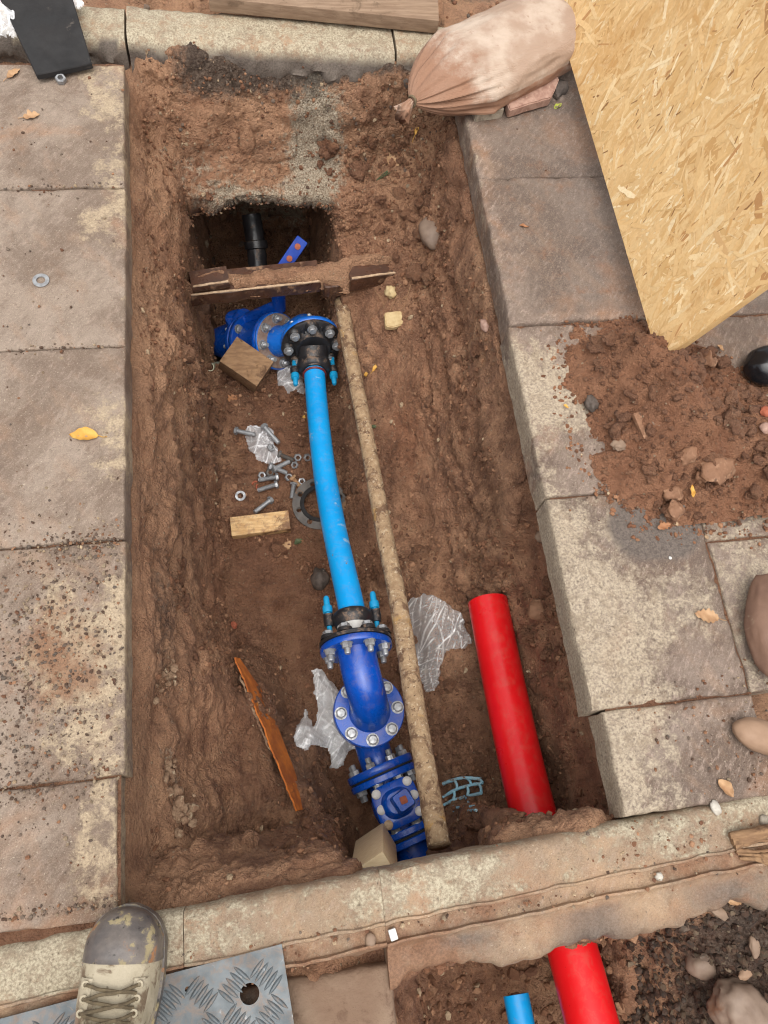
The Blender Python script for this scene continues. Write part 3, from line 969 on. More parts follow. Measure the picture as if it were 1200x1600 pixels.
# ------------------------------------------------------------------ paving
def slab_mesh(x0, x1, y0, y1, th=.07, step=.012, seed=0, r=.0045, chip=.003, wear=None, stain_shade=None, mud=None, tilt=(0, 0), ztop=0.0):
    def ax(a, b):
        n = max(4, int((b - a) / step))
        return np.concatenate([[a, a + r * .3, a + r], np.linspace(a + r, b - r, n)[1:-1], [b - r, b - r * .3, b]])
    xs, ys = ax(x0, x1), ax(y0, y1)
    Xs, Ys = np.meshgrid(xs, ys)
    dx = np.minimum(Xs - x0, x1 - Xs)
    dy = np.minimum(Ys - y0, y1 - Ys)
    e = np.minimum(dx, dy)
    zt = np.where(e < r * .1, -r, np.where(e < r * .5, -r * .35, 0.0))
    nz = fbm(Xs * 18, Ys * 18, Xs * 0 + seed, 4, seed)
    zt = zt + nz * .0010
    c = np.clip(fbm(Xs * 60, Ys * 40, Xs * 0 + seed, 3, seed + 3) - .25, 0, 1) * sstep(.03, .0, e) * chip * 2.2
    zt = zt - c
    wob = fbm(Xs * 22, Ys * 22, Xs * 0 + seed + 5, 3, seed + 7) * .0018
    Xw = Xs + wob * (dx < r * .5) * np.where(Xs < (x0 + x1) / 2, 1, -1)
    Yw = Ys + wob * (dy < r * .5)
    zt = zt + ztop + tilt[0] * (Xs - (x0 + x1) / 2) + tilt[1] * (Ys - (y0 + y1) / 2)
    ny, nx = Xs.shape
    V = np.stack([Xw, Yw, zt], -1).reshape(-1, 3)
    idx = np.arange(nx * ny).reshape(ny, nx)
    F = [tuple(q) for q in np.stack([idx[:-1, :-1], idx[:-1, 1:], idx[1:, 1:], idx[1:, :-1]], -1).reshape(-1, 4).tolist()]
    loop = np.concatenate([idx[0, :], idx[1:, -1], idx[-1, -2::-1], idx[-2:0:-1, 0]])
    L = len(loop)
    prev = loop
    VV = [V]
    base = len(V)
    for k, fz in enumerate((.35, .7, 1.0)):
        ring = V[loop].copy()
        ring[:, 2] = ring[:, 2] * (1 - fz) + (ztop - th) * fz
        nn = fbm(ring[:, 0] * 30, ring[:, 1] * 30, ring[:, 2] * 30, 2, seed + 11) * .0022
        cx, cy = (x0 + x1) / 2, (y0 + y1) / 2
        ring[:, 0] += nn * np.sign(ring[:, 0] - cx)
        ring[:, 1] += nn * np.sign(ring[:, 1] - cy)
        VV.append(ring)
        cur = np.arange(base, base + L)
        for a in range(L):
            b = (a + 1) % L
            F.append((int(prev[b]), int(prev[a]), int(cur[a]), int(cur[b])))
        prev = cur
        base += L
    F.append(tuple(int(a) for a in prev[::-1]))
    V = np.concatenate(VV)
    attrs = {}
    for nm, fn in (('wear', wear), ('stain_shade', stain_shade), ('mud', mud)):
        attrs[nm] = (fn(V[:, 0], V[:, 1]) if fn else np.zeros(len(V))).astype(np.float32)
    return V, F, attrs


def build_raw(name, V, F, attrs, mat, parent=None, smooth=True, angle=50):
    c = Vector(((V.min(0) + V.max(0)) / 2).tolist())
    me = bpy.data.meshes.new(name)
    me.from_pydata((V - np.array(c)).tolist(), [], F)
    me.update()
    for nm, a in attrs.items():
        if a.ndim == 1:
            at_ = me.attributes.new(nm, 'FLOAT', 'POINT')
            at_.data.foreach_set('value', a)
        else:
            at_ = me.attributes.new(nm, 'FLOAT_COLOR', 'POINT')
            at_.data.foreach_set('color', a.reshape(-1).astype(np.float32))
    o = bpy.data.objects.new(name, me)
    COL.objects.link(o)
    me.materials.append(mat)
    place(o, c, parent)
    if smooth:
        shade(me, angle)
    return o


pav = empty('pavement', (0, 0.5, -.07))
tag(pav, 'muddy concrete paving slabs along both sides of the trench', kind='structure')


def wearL(x, y):
    x = x + .07 * vnoise(x * 9, y * 9, x * 0, 24) + .03 * vnoise(x * 25, y * 25, x * 0, 25)
    return 1.0 * sstep(-.46, -.36, x) * (0.5 + .6 * vnoise(x * 5 + 3, y * 5, x * 0, 4)) - .12


def mudL(x, y):
    # grit spread over the lower slabs, mud on the joint ends
    return .72 * np.exp(-((x + .42) / .13) ** 2 - ((y - .34) / .15) ** 2) + .25 * (y > 1.75) + .25 * (y < .13)


def wearR(x, y):
    lo = sstep(1.06, .95, y)
    n = vnoise(x * 6, y * 6, x * 0, 14)
    return lo * (.12 + .62 * np.exp(-np.maximum(x - .575, 0) / .12) + .45 * n) + (1 - lo) * .28 * sstep(.60, .58, x)


def mudR(x, y):
    return .75 * np.exp(-((x - .80) / .12) ** 2 - ((y - .92) / .13) ** 2) + .35 * (y > 1.1) * (x > .56) + .3 * np.exp(-((x - .70) / .05) ** 2 - ((y - .6) / .05) ** 2)


def stainR(x, y):
    n = vnoise(x * 14, y * 14, x * 0, 61) * .02
    # damp disc left on one slab
    r = np.sqrt(((x - .80) / .105) ** 2 + ((y - .505) / .085) ** 2) + n * 4
    return 1.1 * sstep(1.08, .9, r) + .45 * (y > 1.06) * sstep(.60, .66, x)


yl = [-.099, .125, .568, 1.02, 1.472, 1.888, 2.37]
for i in range(5):
    for k, (xa, xb) in enumerate(((-.747, -.297), (-1.25, -.75))):
        V, F, A = slab_mesh(xa, xb - (.012 if (i == 0 and k == 0) else 0) - (.004 if (i == 4 and k == 0) else 0), yl[i] + .0018, yl[i + 1] - .0018, seed=10 + i + 7 * k, wear=wearL, mud=mudL,
                            ztop=[0, 0, .002, 0, .001][i], tilt=(.002 * (i % 3 - 1), .001 * (i % 2)), step=.010 if k == 0 else .04)
        build_raw('slab', V, F, A, MAT_SLAB_L, pav)
yr = [-.052, .14, .588, 1.03, 1.48, 1.925]
for i in range(5):
    xo = [.592, .573, .571, .575, .578][i]
    V, F, A = slab_mesh(xo, .903 if i < 3 else 1.08, yr[i] + .0018, yr[i + 1] - .0018, seed=40 + i, wear=wearR, mud=mudR, stain_shade=stainR, r=.007, th=.082,
                        ztop=[.001, 0, .002, .008, .004][i], tilt=(0.004 * (i == 2), .002 * (i % 2)), chip=.005)
    build_raw('slab', V, F, A, MAT_SLAB_R, pav)
yr2 = [-.3, .14, .46, .82, 1.034, 1.55, 2.0]
for i in range(6):
    for xa, xb in ((.906 if yr2[i] < 1.0 else 1.083, 1.36), (1.366, 1.8)):
        V, F, A = slab_mesh(xa, xb, yr2[i] + .003, yr2[i + 1] - .003, seed=60 + i, wear=(lambda x, y: np.full(x.shape, .5 if y.mean() < .9 else .05)),
                            mud=(lambda x, y: .3 + 0 * x), step=.018, ztop=-.001, stain_shade=(lambda x, y: .5 * (y > 1.05)))
        if i == 0:
            continue
        build_raw('slab', V, F, A, MAT_SLAB_R, pav)


for (xa, xb, ya, yb) in ((-1.24, -.304, -.085, 1.90), (.584, 1.79, .15, 1.92), (.60, .902, -.045, .16), (-1.24, -.304, -.15, -.07)):
    mb = MB()
    nx_, ny_ = max(2, int((xb - xa) / .012)), int((yb - ya) / .012)
    X_, Y_ = np.meshgrid(np.linspace(xa, xb, nx_), np.linspace(ya, yb, ny_))
    Z_ = (-.012 if yb < 0 else -.0085) + .0022 * fbm(X_ * 30, Y_ * 30, X_ * 0, 3, 96)
    ix_ = np.arange(X_.size).reshape(X_.shape)
    Q_ = np.stack([ix_[:-1, :-1], ix_[:-1, 1:], ix_[1:, 1:], ix_[1:, :-1]], -1).reshape(-1, 4)
    build_raw('joint_fill', np.stack([X_, Y_, Z_], -1).reshape(-1, 3), [tuple(q) for q in Q_.tolist()], {}, MAT_SOIL, pav)


# kerb at the far end: two long stones, slightly skewed
def prof_extrude(x0, x1, prof, yfun, zoff=0.0, step=.012, seed=0, wob=.003, rough=None):
    n = max(2, int((x1 - x0) / step))
    xs = np.linspace(x0, x1, n + 1)
    V = []
    for x in xs:
        for (o, z) in prof:
            V.append((x, yfun(x) + o, z + zoff))
    V = np.array(V)
    m = len(prof)
    k = wob
    V[:, 1] += k * fbm(V[:, 0] * 25, V[:, 1] * 25, V[:, 2] * 40, 3, seed)
    if rough is not None:
        q_ = rough(V[:, 1] - np.array([yfun(x) for x in V[:, 0]]))
        V[:, 1] += q_ * .016 * fbm(V[:, 0] * 9, V[:, 1] * 3, V[:, 0] * 0, 4, seed + 9, .6)
        V[:, 2] += q_ * (.007 * fbm(V[:, 0] * 22, V[:, 1] * 30, V[:, 0] * 0, 4, seed + 11, .6) - .004)
    V[:, 2] += k * .6 * fbm(V[:, 0] * 30, V[:, 1] * 30, V[:, 2] * 0, 3, seed + 5)
    F = []
    for i in range(n):
        for j in range(m - 1):
            a = i * m + j
            F.append((a, a + 1, a + m + 1, a + m))
    F.append(tuple(range(m - 1, -1, -1)))
    F.append(tuple(range(n * m, n * m + m)))
    return V, F


kt = empty('kerb', (0, 2.15, -.1))
tag(kt, 'cream concrete kerb across the far end of the trench', kind='structure')
kprof = [(0, -.16), (-.004, -.12), (-.004, -.10), (-.004, -.08), (-.003, -.065), (-.002, -.05), (-.001, -.035), (.006, -.012), (.02, -.002)] + [(.02 + .012 * k, 0) for k in range(1, 9)] + [(.128, -.004), (.134, -.015), (.135, -.16)]


def wearK(x, y):
    return .62 + 0 * x


for i, (xa, xb) in enumerate(((-.95, -.303), (-.296, .42), (.426, 1.2))):
    V, F = prof_extrude(xa, xb, kprof, lambda x: 1.985 - .075 * (x + .3), seed=70 + i, wob=.004, zoff=.004 * (i - 1))
    V[:, 1] -= .022 * np.abs(fbm(V[:, 0] * 20, V[:, 2] * 30, V[:, 0] * 0, 3, 72 + i)) * sstep(-.02, -.05, V[:, 2]) * (V[:, 1] < 2.06)
    n = len(V)
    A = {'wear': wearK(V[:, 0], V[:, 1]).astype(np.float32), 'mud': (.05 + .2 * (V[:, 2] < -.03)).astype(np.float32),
         'stain_shade': (1.1 * (V[:, 2] < -.016)).astype(np.float32)}  # below the top edge: dark bedding concrete with its shade painted in
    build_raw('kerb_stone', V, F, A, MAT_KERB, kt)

# kerb nearest the camera, with a channel and two thin lips
kb = empty('edging_kerb', (0, -.15, -.1))
tag(kb, 'pale concrete edging kerb with a narrow channel across the near end of the trench', kind='structure')
eprof = [(0, -.12), (.002, -.03), (-.002, -.012), (-.008, -.003)] + [(-.010 - .009 * k, .0) for k in range(1, 8)] + \
    [(-.080, .000), (-.082, .004), (-.086, .004), (-.088, -.007), (-.094, -.009), (-.100, -.009), (-.106, -.009), (-.111, -.008), (-.113, .001), (-.117, .001), (-.120, -.010)]


def ykerb(x):
    return -.088 + .052 * x


def wearE(x, y):
    return .62 + .4 * vnoise(x * 7, y * 7, x * 0, 81)


for i, (xa, xb) in enumerate(((-.95, -.2030), (-.2018, .1301), (.1306, .90))):
    tail = [(-.122, -.02), (-.126, -.06), (-.13, -.14)] if i < 2 else [(-.125, -.014), (-.132, -.018), (-.140, -.020), (-.150, -.023), (-.160, -.027), (-.170, -.031), (-.178, -.036), (-.184, -.05), (-.187, -.08), (-.188, -.14)]
    V, F = prof_extrude(xa, xb, eprof + tail, ykerb, seed=80 + i, wob=.0022, step=.006, rough=lambda o: sstep(-.120, -.14, o))
    off = V[:, 1] - ykerb(V[:, 0])
    A = {'wear': (wearE(V[:, 0], V[:, 1]) * sstep(-.09, -.075, off)).astype(np.float32),
         'mud': (.02 + .34 * vnoise(V[:, 0] * 6, V[:, 1] * 9, V[:, 2] * 0, 83) + .42 * sstep(-.078, -.09, off) + .0 * sstep(-.118, -.13, off) + .2 * (V[:, 0] < -.2)).astype(np.float32),
         'stain_shade': (.75 * sstep(-.118, -.135, off) * (.6 + .9 * vnoise(V[:, 0] * 8, V[:, 1] * 20, V[:, 0] * 0, 88))).astype(np.float32)}
    build_raw('kerb_stone', V, F, A, MAT_KERB, kb)

V, F, A = slab_mesh(-.05, .138, -.52, -.232, th=.08, seed=91, ztop=-.05, r=.01, mud=(lambda x, y: .35 + 0 * x))
o = build_raw('paving_block', V, F, A, MAT_PAVERB)
tag(o, 'flat brown pecked stone block below the near kerb beside the steel plate', 'stone block')
V, F, A = slab_mesh(-.9, -.06, -.56, -.236, th=.08, seed=92, ztop=-.06, r=.01, mud=(lambda x, y: .6 + 0 * x), step=.03)
o = build_raw('slab', V, F, A, MAT_SLAB_L, pav)


# ------------------------------------------------------------------ crumbs, clods and grit (uncountable)
ICO = {}
for sub in (1, 2, 3):
    bm = bmesh.new()
    bmesh.ops.create_icosphere(bm, subdivisions=sub, radius=1.0)
    bm.verts.index_update()
    ICO[sub] = (np.array([tuple(v.co) for v in bm.verts]), np.array([[v.index for v in f.verts] for f in bm.faces]))
    bm.free()


def scatter(name, pts, nrm, sizes, tones, mat, label, sub=1, sink=.3, flat=.75, parent=None):
    bv, bf = ICO[sub]
    n = len(pts)
    nv = len(bv)
    ang = rng.random((n, 3)) * 6.28
    sc = sizes[:, None] * (0.65 + .7 * rng.random((n, 3)))
    sc[:, 2] *= flat
    sd_ = rng.random((n, 1)) * 400
    f_ = 1.25
    jit = 1 + .55 * vnoise(bv[None, :, 0] * f_ + sd_, bv[None, :, 1] * f_ + sd_ * .7, bv[None, :, 2] * f_ + 7, 909) + .30 * vnoise(bv[None, :, 0] * 3.1 + sd_, bv[None, :, 1] * 3.1 + sd_, bv[None, :, 2] * 3.1 + 3, 911) * (sub > 1) + .22 * (rng.random((n, nv)) - .5) * (1.6 if sub == 1 else .35)
    L = bv[None] * jit[..., None] * sc[:, None, :]
    ca, sa = np.cos(ang[:, 0]), np.sin(ang[:, 0])
    Lx = L[..., 0] * ca[:, None] - L[..., 1] * sa[:, None]
    Ly = L[..., 0] * sa[:, None] + L[..., 1] * ca[:, None]
    Lz = L[..., 2]
    # frame on the surface normal
    N = nrm / (np.linalg.norm(nrm, axis=1, keepdims=True) + 1e-9)
    ref = np.where(np.abs(N[:, 2:3]) < .9, np.array([[0, 0, 1.]]), np.array([[1., 0, 0]]))
    T = np.cross(ref, N)
    T /= np.linalg.norm(T, axis=1, keepdims=True)
    B = np.cross(N, T)
    W = Lx[..., None] * T[:, None] + Ly[..., None] * B[:, None] + (Lz + (sc[:, 2] * (1 - 2 * sink))[:, None])[..., None] * N[:, None] + pts[:, None]
    F = (bf[None] + (np.arange(n) * nv)[:, None, None]).reshape(-1, 3)
    V = W.reshape(-1, 3)
    me = bpy.data.meshes.new(name)
    me.vertices.add(len(V))
    me.vertices.foreach_set('co', V.reshape(-1).astype(np.float32))
    me.loops.add(F.size)
    me.loops.foreach_set('vertex_index', F.reshape(-1).astype(np.int32))
    me.polygons.add(len(F))
    me.polygons.foreach_set('loop_start', np.arange(0, F.size, 3, dtype=np.int32))
    me.polygons.foreach_set('loop_total', np.full(len(F), 3, np.int32))
    me.update(calc_edges=True)
    me.polygons.foreach_set('use_smooth', np.full(len(F), sub > 1))
    a = me.attributes.new('tone', 'FLOAT_COLOR', 'POINT')
    tn = np.concatenate([np.repeat(tones, nv, 0), np.ones((n * nv, 1))], 1)
    a.data.foreach_set('color', tn.reshape(-1).astype(np.float32))
    o = bpy.data.objects.new(name, me)
    COL.objects.link(o)
    me.materials.append(mat)
    if parent:
        o.parent = parent
    tag(o, label, kind='stuff')
    return o


SOILT = np.array([lin(124, 88, 66), lin(142, 104, 78), lin(106, 74, 56), lin(160, 122, 94), lin(132, 94, 70)])
GREYT = np.array([lin(120, 108, 96), lin(96, 88, 80), lin(150, 134, 112), lin(80, 66, 56)])


def tones(n, pale=.04, grey=0.0):
    t = SOILT[rng.integers(0, len(SOILT), n)] * (.8 + .4 * rng.random((n, 1)))
    m = rng.random(n) < pale
    t[m] = np.array(lin(186, 164, 134)) * (.8 + .3 * rng.random((m.sum(), 1)))
    m = rng.random(n) < grey
    t[m] = GREYT[rng.integers(0, 4, m.sum())]
    return t


def pick_ground(n, cond, dens=None):
    X, Y = GP[..., 0], GP[..., 1]
    m = cond(GP[..., 0], GP[..., 1], GP[..., 2])
    # weight by cell area so dense grid lines don't attract more
    du = np.gradient(GP, axis=1)
    dv = np.gradient(GP, axis=0)
    ar = np.linalg.norm(np.cross(du, dv), axis=-1) * m
    if dens is not None:
        ar = ar * dens(GP[..., 0], GP[..., 1], GP[..., 2])
    p = ar.reshape(-1)
    p = p / p.sum()
    k = rng.choice(p.size, n, p=p)
    pts = GP.reshape(-1, 3)[k] + (rng.random((n, 3)) - .5) * np.array([.004, .004, 0])
    return pts, GN.reshape(-1, 3)[k]


def inpit(x, y, z):
    return (x > -.285) & (x < .66) & (y > -.075) & (y < 2.0) & (z < -.06)


def clump(x, y, z):
    q = vnoise(x * 7, y * 7, z * 7, 201)
    right = sstep(.2, .4, x)
    return np.clip(.25 + 1.1 * q + .45 * right + .35 * (z < -.7), .02, 3)


def sizes(n, a, b, p=2.2):
    return a + (b - a) * rng.random(n) ** p


pts, nr = pick_ground(14000, inpit, clump)
scatter('soil_crumbs', pts, nr, sizes(14000, .0014, .008, 2.6), tones(14000, .03), MAT_CRUMB, 'loose brown soil crumbs over the trench floor and walls', 1)
pts, nr = pick_ground(360, lambda x, y, z: inpit(x, y, z) & (z < -.2), clump)
scatter('soil_clods', pts, nr, sizes(360, .008, .024, 2.5), tones(360, .02, .05), MAT_SOIL, 'clods of brown earth lying in the trench', 3, sink=.42)
pts, nr = pick_ground(2600, lambda x, y, z: (x > -.26) & (x < .56) & (y > 1.78) & (y < 1.99))
scatter('bank_gravel', pts, nr, sizes(2600, .0016, .006), tones(2600, .10, .25), MAT_CRUMB, 'fine gravel on the sloping bank at the far end', 1)
pts, nr = pick_ground(6500, lambda x, y, z: (x > .68) & (x < 1.1) & (y > -.55) & (y < -.19))
tt = GREYT[rng.integers(0, 4, 6500)] * (.20 + .55 * rng.random((6500, 1)) ** 5)
scatter('black_rubble_grit', pts, nr, sizes(6500, .0010, .010, 5), tt, MAT_CRUMB, 'black and grey rubble grit beside the near trench', 1)
pts, nr = pick_ground(900, lambda x, y, z: (x > .2) & (x < .68) & (y > -.55) & (y < -.24))
scatter('near_trench_crumbs', pts, nr, sizes(900, .003, .014), tones(900, .03), MAT_CRUMB, 'brown crumbs in the near trench around the red duct', 1)
pts, nr = pick_ground(900, lambda x, y, z: (x > -.8) & (x < 1.2) & (y > 2.12) & (y < 2.8))
scatter('far_dirt', pts, nr, sizes(900, .003, .016), tones(900, .05, .3), MAT_CRUMB, 'dark dirt and grit beyond the far kerb', 1)


def flat_scatter(name, n, xf, zf, a, b, label, pale, grey, p=3.0):
    xy = xf(n)
    pts = np.stack([xy[:, 0], xy[:, 1], np.full(len(xy), zf)], -1)
    nr = np.tile(np.array([[0, 0, 1.]]), (len(xy), 1))
    return scatter(name, pts, nr, sizes(len(xy), a, b, p), tones(len(xy), pale, grey), MAT_CRUMB, label, 1, sink=.25)


def gaus(parts):
    def f(n):
        out = []
        tot = sum(q[4] for q in parts)
        for cx, cy, sx, sy, wgt in parts:
            k = int(n * wgt / tot)
            out.append(np.stack([rng.normal(cx, sx, k), rng.normal(cy, sy, k)], -1))
        a = np.concatenate(out)
        return a
    return f


def clipx(f, x0, x1, y0=-.08, y1=1.9):
    def g(n):
        a = f(n)
        return a[(a[:, 0] > x0) & (a[:, 0] < x1) & (a[:, 1] > y0) & (a[:, 1] < y1)]
    return g


flat_scatter('slab_grit', 4600, clipx(gaus([(-.42, .36, .09, .13, 6), (-.5, .25, .1, .15, 3), (-.36, .57, .06, .02, 1.5), (-.45, .5, .12, .08, 1.2),
                                           (-.45, 1.0, .12, .5, 1.2), (-.4, .13, .09, .02, .8), (-.45, -.075, .14, .006, 1.2), (-.45, 1.02, .14, .006, .6), (-.45, 1.475, .14, .006, .5)]), -.8, -.302),
             .0008, .0007, .0040, 'dark grit and mud crumbs scattered on the left slabs', .10, .75)
flat_scatter('slab_specks', 750, clipx(gaus([(.75, 1.3, .08, .25, 3), (.8, 1.08, .07, .05, 2), (.8, .1, .08, .08, 1.5), (.74, .62, .06, .04, 2), (.85, .0, .06, .03, 1), (.95, .12, .05, .1, 1)]), .59, 1.1),
             .001, .001, .0045, 'specks of dirt scattered on the right slabs', .12, .4)
flat_scatter('kerb_grit', 420, clipx(gaus([(.2, -.17, .35, .006, 3), (.65, -.11, .12, .03, 3), (-.05, -.2, .05, .01, 1)]), -.3, .95, -.24, -.06), -.001, .001, .0045, 'grit lying in the channel of the near kerb', .3, .3)


# ------------------------------------------------------------------ soil heap on the right slabs
def poly_sd(px, py, poly):
    """signed distance to polygon, positive inside"""
    d = np.full(px.shape, 9e9)
    ins = np.zeros(px.shape, bool)
    n = len(poly)
    for i in range(n):
        ax, ay = poly[i]
        bx, by = poly[(i + 1) % n]
        ex, ey = bx - ax, by - ay
        wx, wy = px - ax, py - ay
        t = np.clip((wx * ex + wy * ey) / (ex * ex + ey * ey + 1e-12), 0, 1)
        d = np.minimum(d, (wx - ex * t) ** 2 + (wy - ey * t) ** 2)
        c = ((ay > py) != (by > py)) & (px < (bx - ax) * (py - ay) / (by - ay + 1e-12) + ax)
        ins ^= c
    return np.where(ins, 1, -1) * np.sqrt(d)


heap_px = [(868, 545), (905, 508), (985, 492), (1035, 520), (1100, 545), (1150, 575), (1215, 612), (1300, 640), (1330, 800), (1215, 838), (1120, 822), (1060, 835), (1000, 826),
           (930, 755), (893, 690), (880, 620)]
heap_w = [tuple(at(u, v, 0)[:2]) for u, v in heap_px]


def heap_h(x, y):
    sd = poly_sd(x + .012 * vnoise(x * 30, y * 30, x * 0, 301), y + .012 * vnoise(x * 30, y * 30, x * 0, 302), heap_w)
    h = .045 * sstep(-.02, .14, sd) + .07 * sstep(.05, .2, sd) * (1 + vnoise(x * 8, y * 8, x * 0, 303)) - .004
    h += np.clip(sd * 25, 0, 1) * (.018 * fbm(x * 14, y * 14, x * 0, 3, 305) + .022 * (.5 - worley(x * 22, y * 22, x * 0 + .5, 306)) + .014 * (.5 - worley(x * 48, y * 48, x * 0 + .5, 307)) + .007 * (.5 - worley(x * 110, y * 110, x * 0 + .5, 308)) + .005 * np.abs(vnoise(x * 130, y * 130, x * 0, 309)))
    # scooped hollow on the right
    h -= .03 * np.exp(-((x - 1.04) / .07) ** 2 - ((y - .62) / .03) ** 2)
    return np.where(sd > -.004, h, -.02), sd


hx = np.arange(.56, 1.35, .003)
hy = np.arange(.50, 1.13, .003)
HX, HY = np.meshgrid(hx, hy)
HZ, HS = heap_h(HX, HY)
idx = np.arange(HX.size).reshape(HX.shape)
keep = (HS[:-1, :-1] > -.006) & (HS[1:, 1:] > -.006)
Q = np.stack([idx[:-1, :-1], idx[:-1, 1:], idx[1:, 1:], idx[1:, :-1]], -1)[keep]
used = np.unique(Q)
remap = -np.ones(HX.size, int)
remap[used] = np.arange(len(used))
Vh = np.stack([HX, HY, HZ], -1).reshape(-1, 3)[used]
o = build_raw('soil_heap', Vh, [tuple(q) for q in remap[Q].tolist()], {'tint': np.tile(np.array([[0, 0, .85, .1]], np.float32), (len(Vh), 1))}, MAT_SOIL, angle=180)
tag(o, 'heap of loose reddish brown soil on the right slabs under the board corner', kind='stuff')
n = 2600
k = rng.integers(0, len(Vh), n)
sel = Vh[k] + (rng.random((n, 3)) - .5) * np.array([.03, .03, 0])
sel = sel[sel[:, 2] > -.002]
sel[:, 2] = np.maximum(heap_h(sel[:, 0], sel[:, 1])[0], 0)
tn = tones(len(sel), .03, .03) * np.array([1.08, .98, .93])
scatter('heap_crumbs', sel, np.tile([[0, 0, 1.]], (len(sel), 1)), sizes(len(sel), .001, .007, 2.6), tn, MAT_SOIL, 'reddish crumbs and small clods covering the soil heap', 1, sink=.3)


k = rng.integers(0, len(Vh), 150)
sel = Vh[k]
sel = sel[sel[:, 2] > .01]
ang_ = rng.random(700) * len(heap_w)
ii_ = ang_.astype(int)
hw_ = np.array(heap_w + heap_w[:1])
ed_ = hw_[ii_] + (hw_[ii_ + 1] - hw_[ii_]) * (ang_ - ii_)[:, None] + rng.normal(0, .014, (700, 2))
ez_ = np.maximum(heap_h(ed_[:, 0], ed_[:, 1])[0], 0)
scatter('heap_edge_crumbs', np.concatenate([ed_, ez_[:, None]], 1), np.tile([[0, 0, 1.]], (700, 1)), sizes(700, .001, .006, 2), tones(700, .02) * np.array([1.05, .97, .92]), MAT_CRUMB, 'fine red brown crumbs trailing off the edge of the soil heap', 1, sink=.3)
scatter('heap_clods', sel, np.tile([[0, 0, 1.]], (len(sel), 1)), sizes(len(sel), .007, .022, 2.5), tones(len(sel)), MAT_SOIL, 'clods of brown earth in the soil heap', 3, sink=.42)


def heap_z(x, y):
    a, b = heap_h(np.array([x]), np.array([y]))
    return float(a[0])


def heap_pt(u, v):
    z = .05
    for _ in range(4):
        p = at(u, v, z)
        z = max(0, heap_z(p.x, p.y))
    return at(u, v, z)


def stone(u, v, r, mat, label, cat='stone', p=None, n=None, asp=(1, 1, .7), rz=0, seed=0, amp=.28, sub=3, sink=.3, name='stone', group=None):
    if p is None:
        p, n = hit(u, v)
    m = Matrix.Translation(p + Vector((0, 0, r * asp[2] * (1 - 2 * sink)))) @ Matrix.Rotation(rz, 4, 'Z')
    mb = MB().blob(m, r * asp[0], r * asp[1], r * asp[2], sub, amp, 1.3, seed)
    o = mb.build(name, mat, angle=60)
    tag(o, label, cat, group)
    return o


G_ST = 'stones in the soil heap'
for i, (u, v, r, mt, lb, asp, rz) in enumerate([
    (1118, 735, .036, MAT_STONE_B, 'largest brown rounded stone low in the soil heap', (1.25, .9, .7), .3),
    (1072, 712, .022, MAT_STONE_B, 'angular brown stone left of the largest stone in the soil heap', (1.2, .8, .7), .5),
    (1095, 745, .015, MAT_STONE_B, 'pale brown stone tucked against the largest stone of the heap', (1.1, .9, .8), 1.0),
    (1102, 565, .022, MAT_STONE_B, 'brown clod of earth right of the board corner on the heap', (1, 1, .8), .2),
    (922, 633, .017, MAT_DARKST, 'dark grey crumbly lump at the left side of the soil heap', (.9, 1.1, .9), .2),
    (1035, 667, .020, MAT_STONE_G, 'pale smooth stone half buried in the middle of the heap', (1.1, .9, .7), .1),
    (1050, 772, .020, MAT_STONE_B, 'brown stone at the lower edge of the heap beside the yellow leaf', (1.2, .8, .7), .1),
    (1052, 800, .022, MAT_STONE_B, 'round brown stone at the very foot of the soil heap', (1.1, .9, .7), .9),
    (967, 697, .015, MAT_STONE_G, 'small grey block beside the pale tile strip in the heap', (1.2, 1, .6), .2)]):
    stone(u, v, r, mt, lb, p=heap_pt(u, v), asp=asp, rz=rz, seed=i * 3.1 + 1, group=G_ST, amp=.42)
mb = MB()
p = heap_pt(1000, 668)
mb.box(Matrix.Translation(p + Vector((0, 0, .006))) @ Matrix.Rotation(math.radians(12), 4, 'Z') @ Matrix.Rotation(.12, 4, 'X'), .018, .062, .012, .002)
tag(mb.build('tile_strip', MAT_STONE_B, angle=30), 'narrow strip of broken tile half buried in the soil heap', 'tile fragment')


# ------------------------------------------------------------------ strand board leaning on its long edge
bA = Vector((.875, .862, .075))
ey = Vector((0, 1, 0.004)).normalized()
ex = Vector((.374, 0, .927)).normalized()
ez = ex.cross(ey)
mB = Matrix((ex, ey, ez)).transposed().to_4x4()
mB.translation = bA
bd = empty('strand_board', bA)
tag(bd, 'golden oriented strand board sheet leaning with its corner in the soil heap', 'wooden board')
BW, BL = .62, 1.6
mb = MB().box(mB @ Matrix.Translation((BW / 2, BL / 2, 0)), BW, BL, .018, .0012)
mb.build('sheet', MAT_OSB, bd, angle=30)
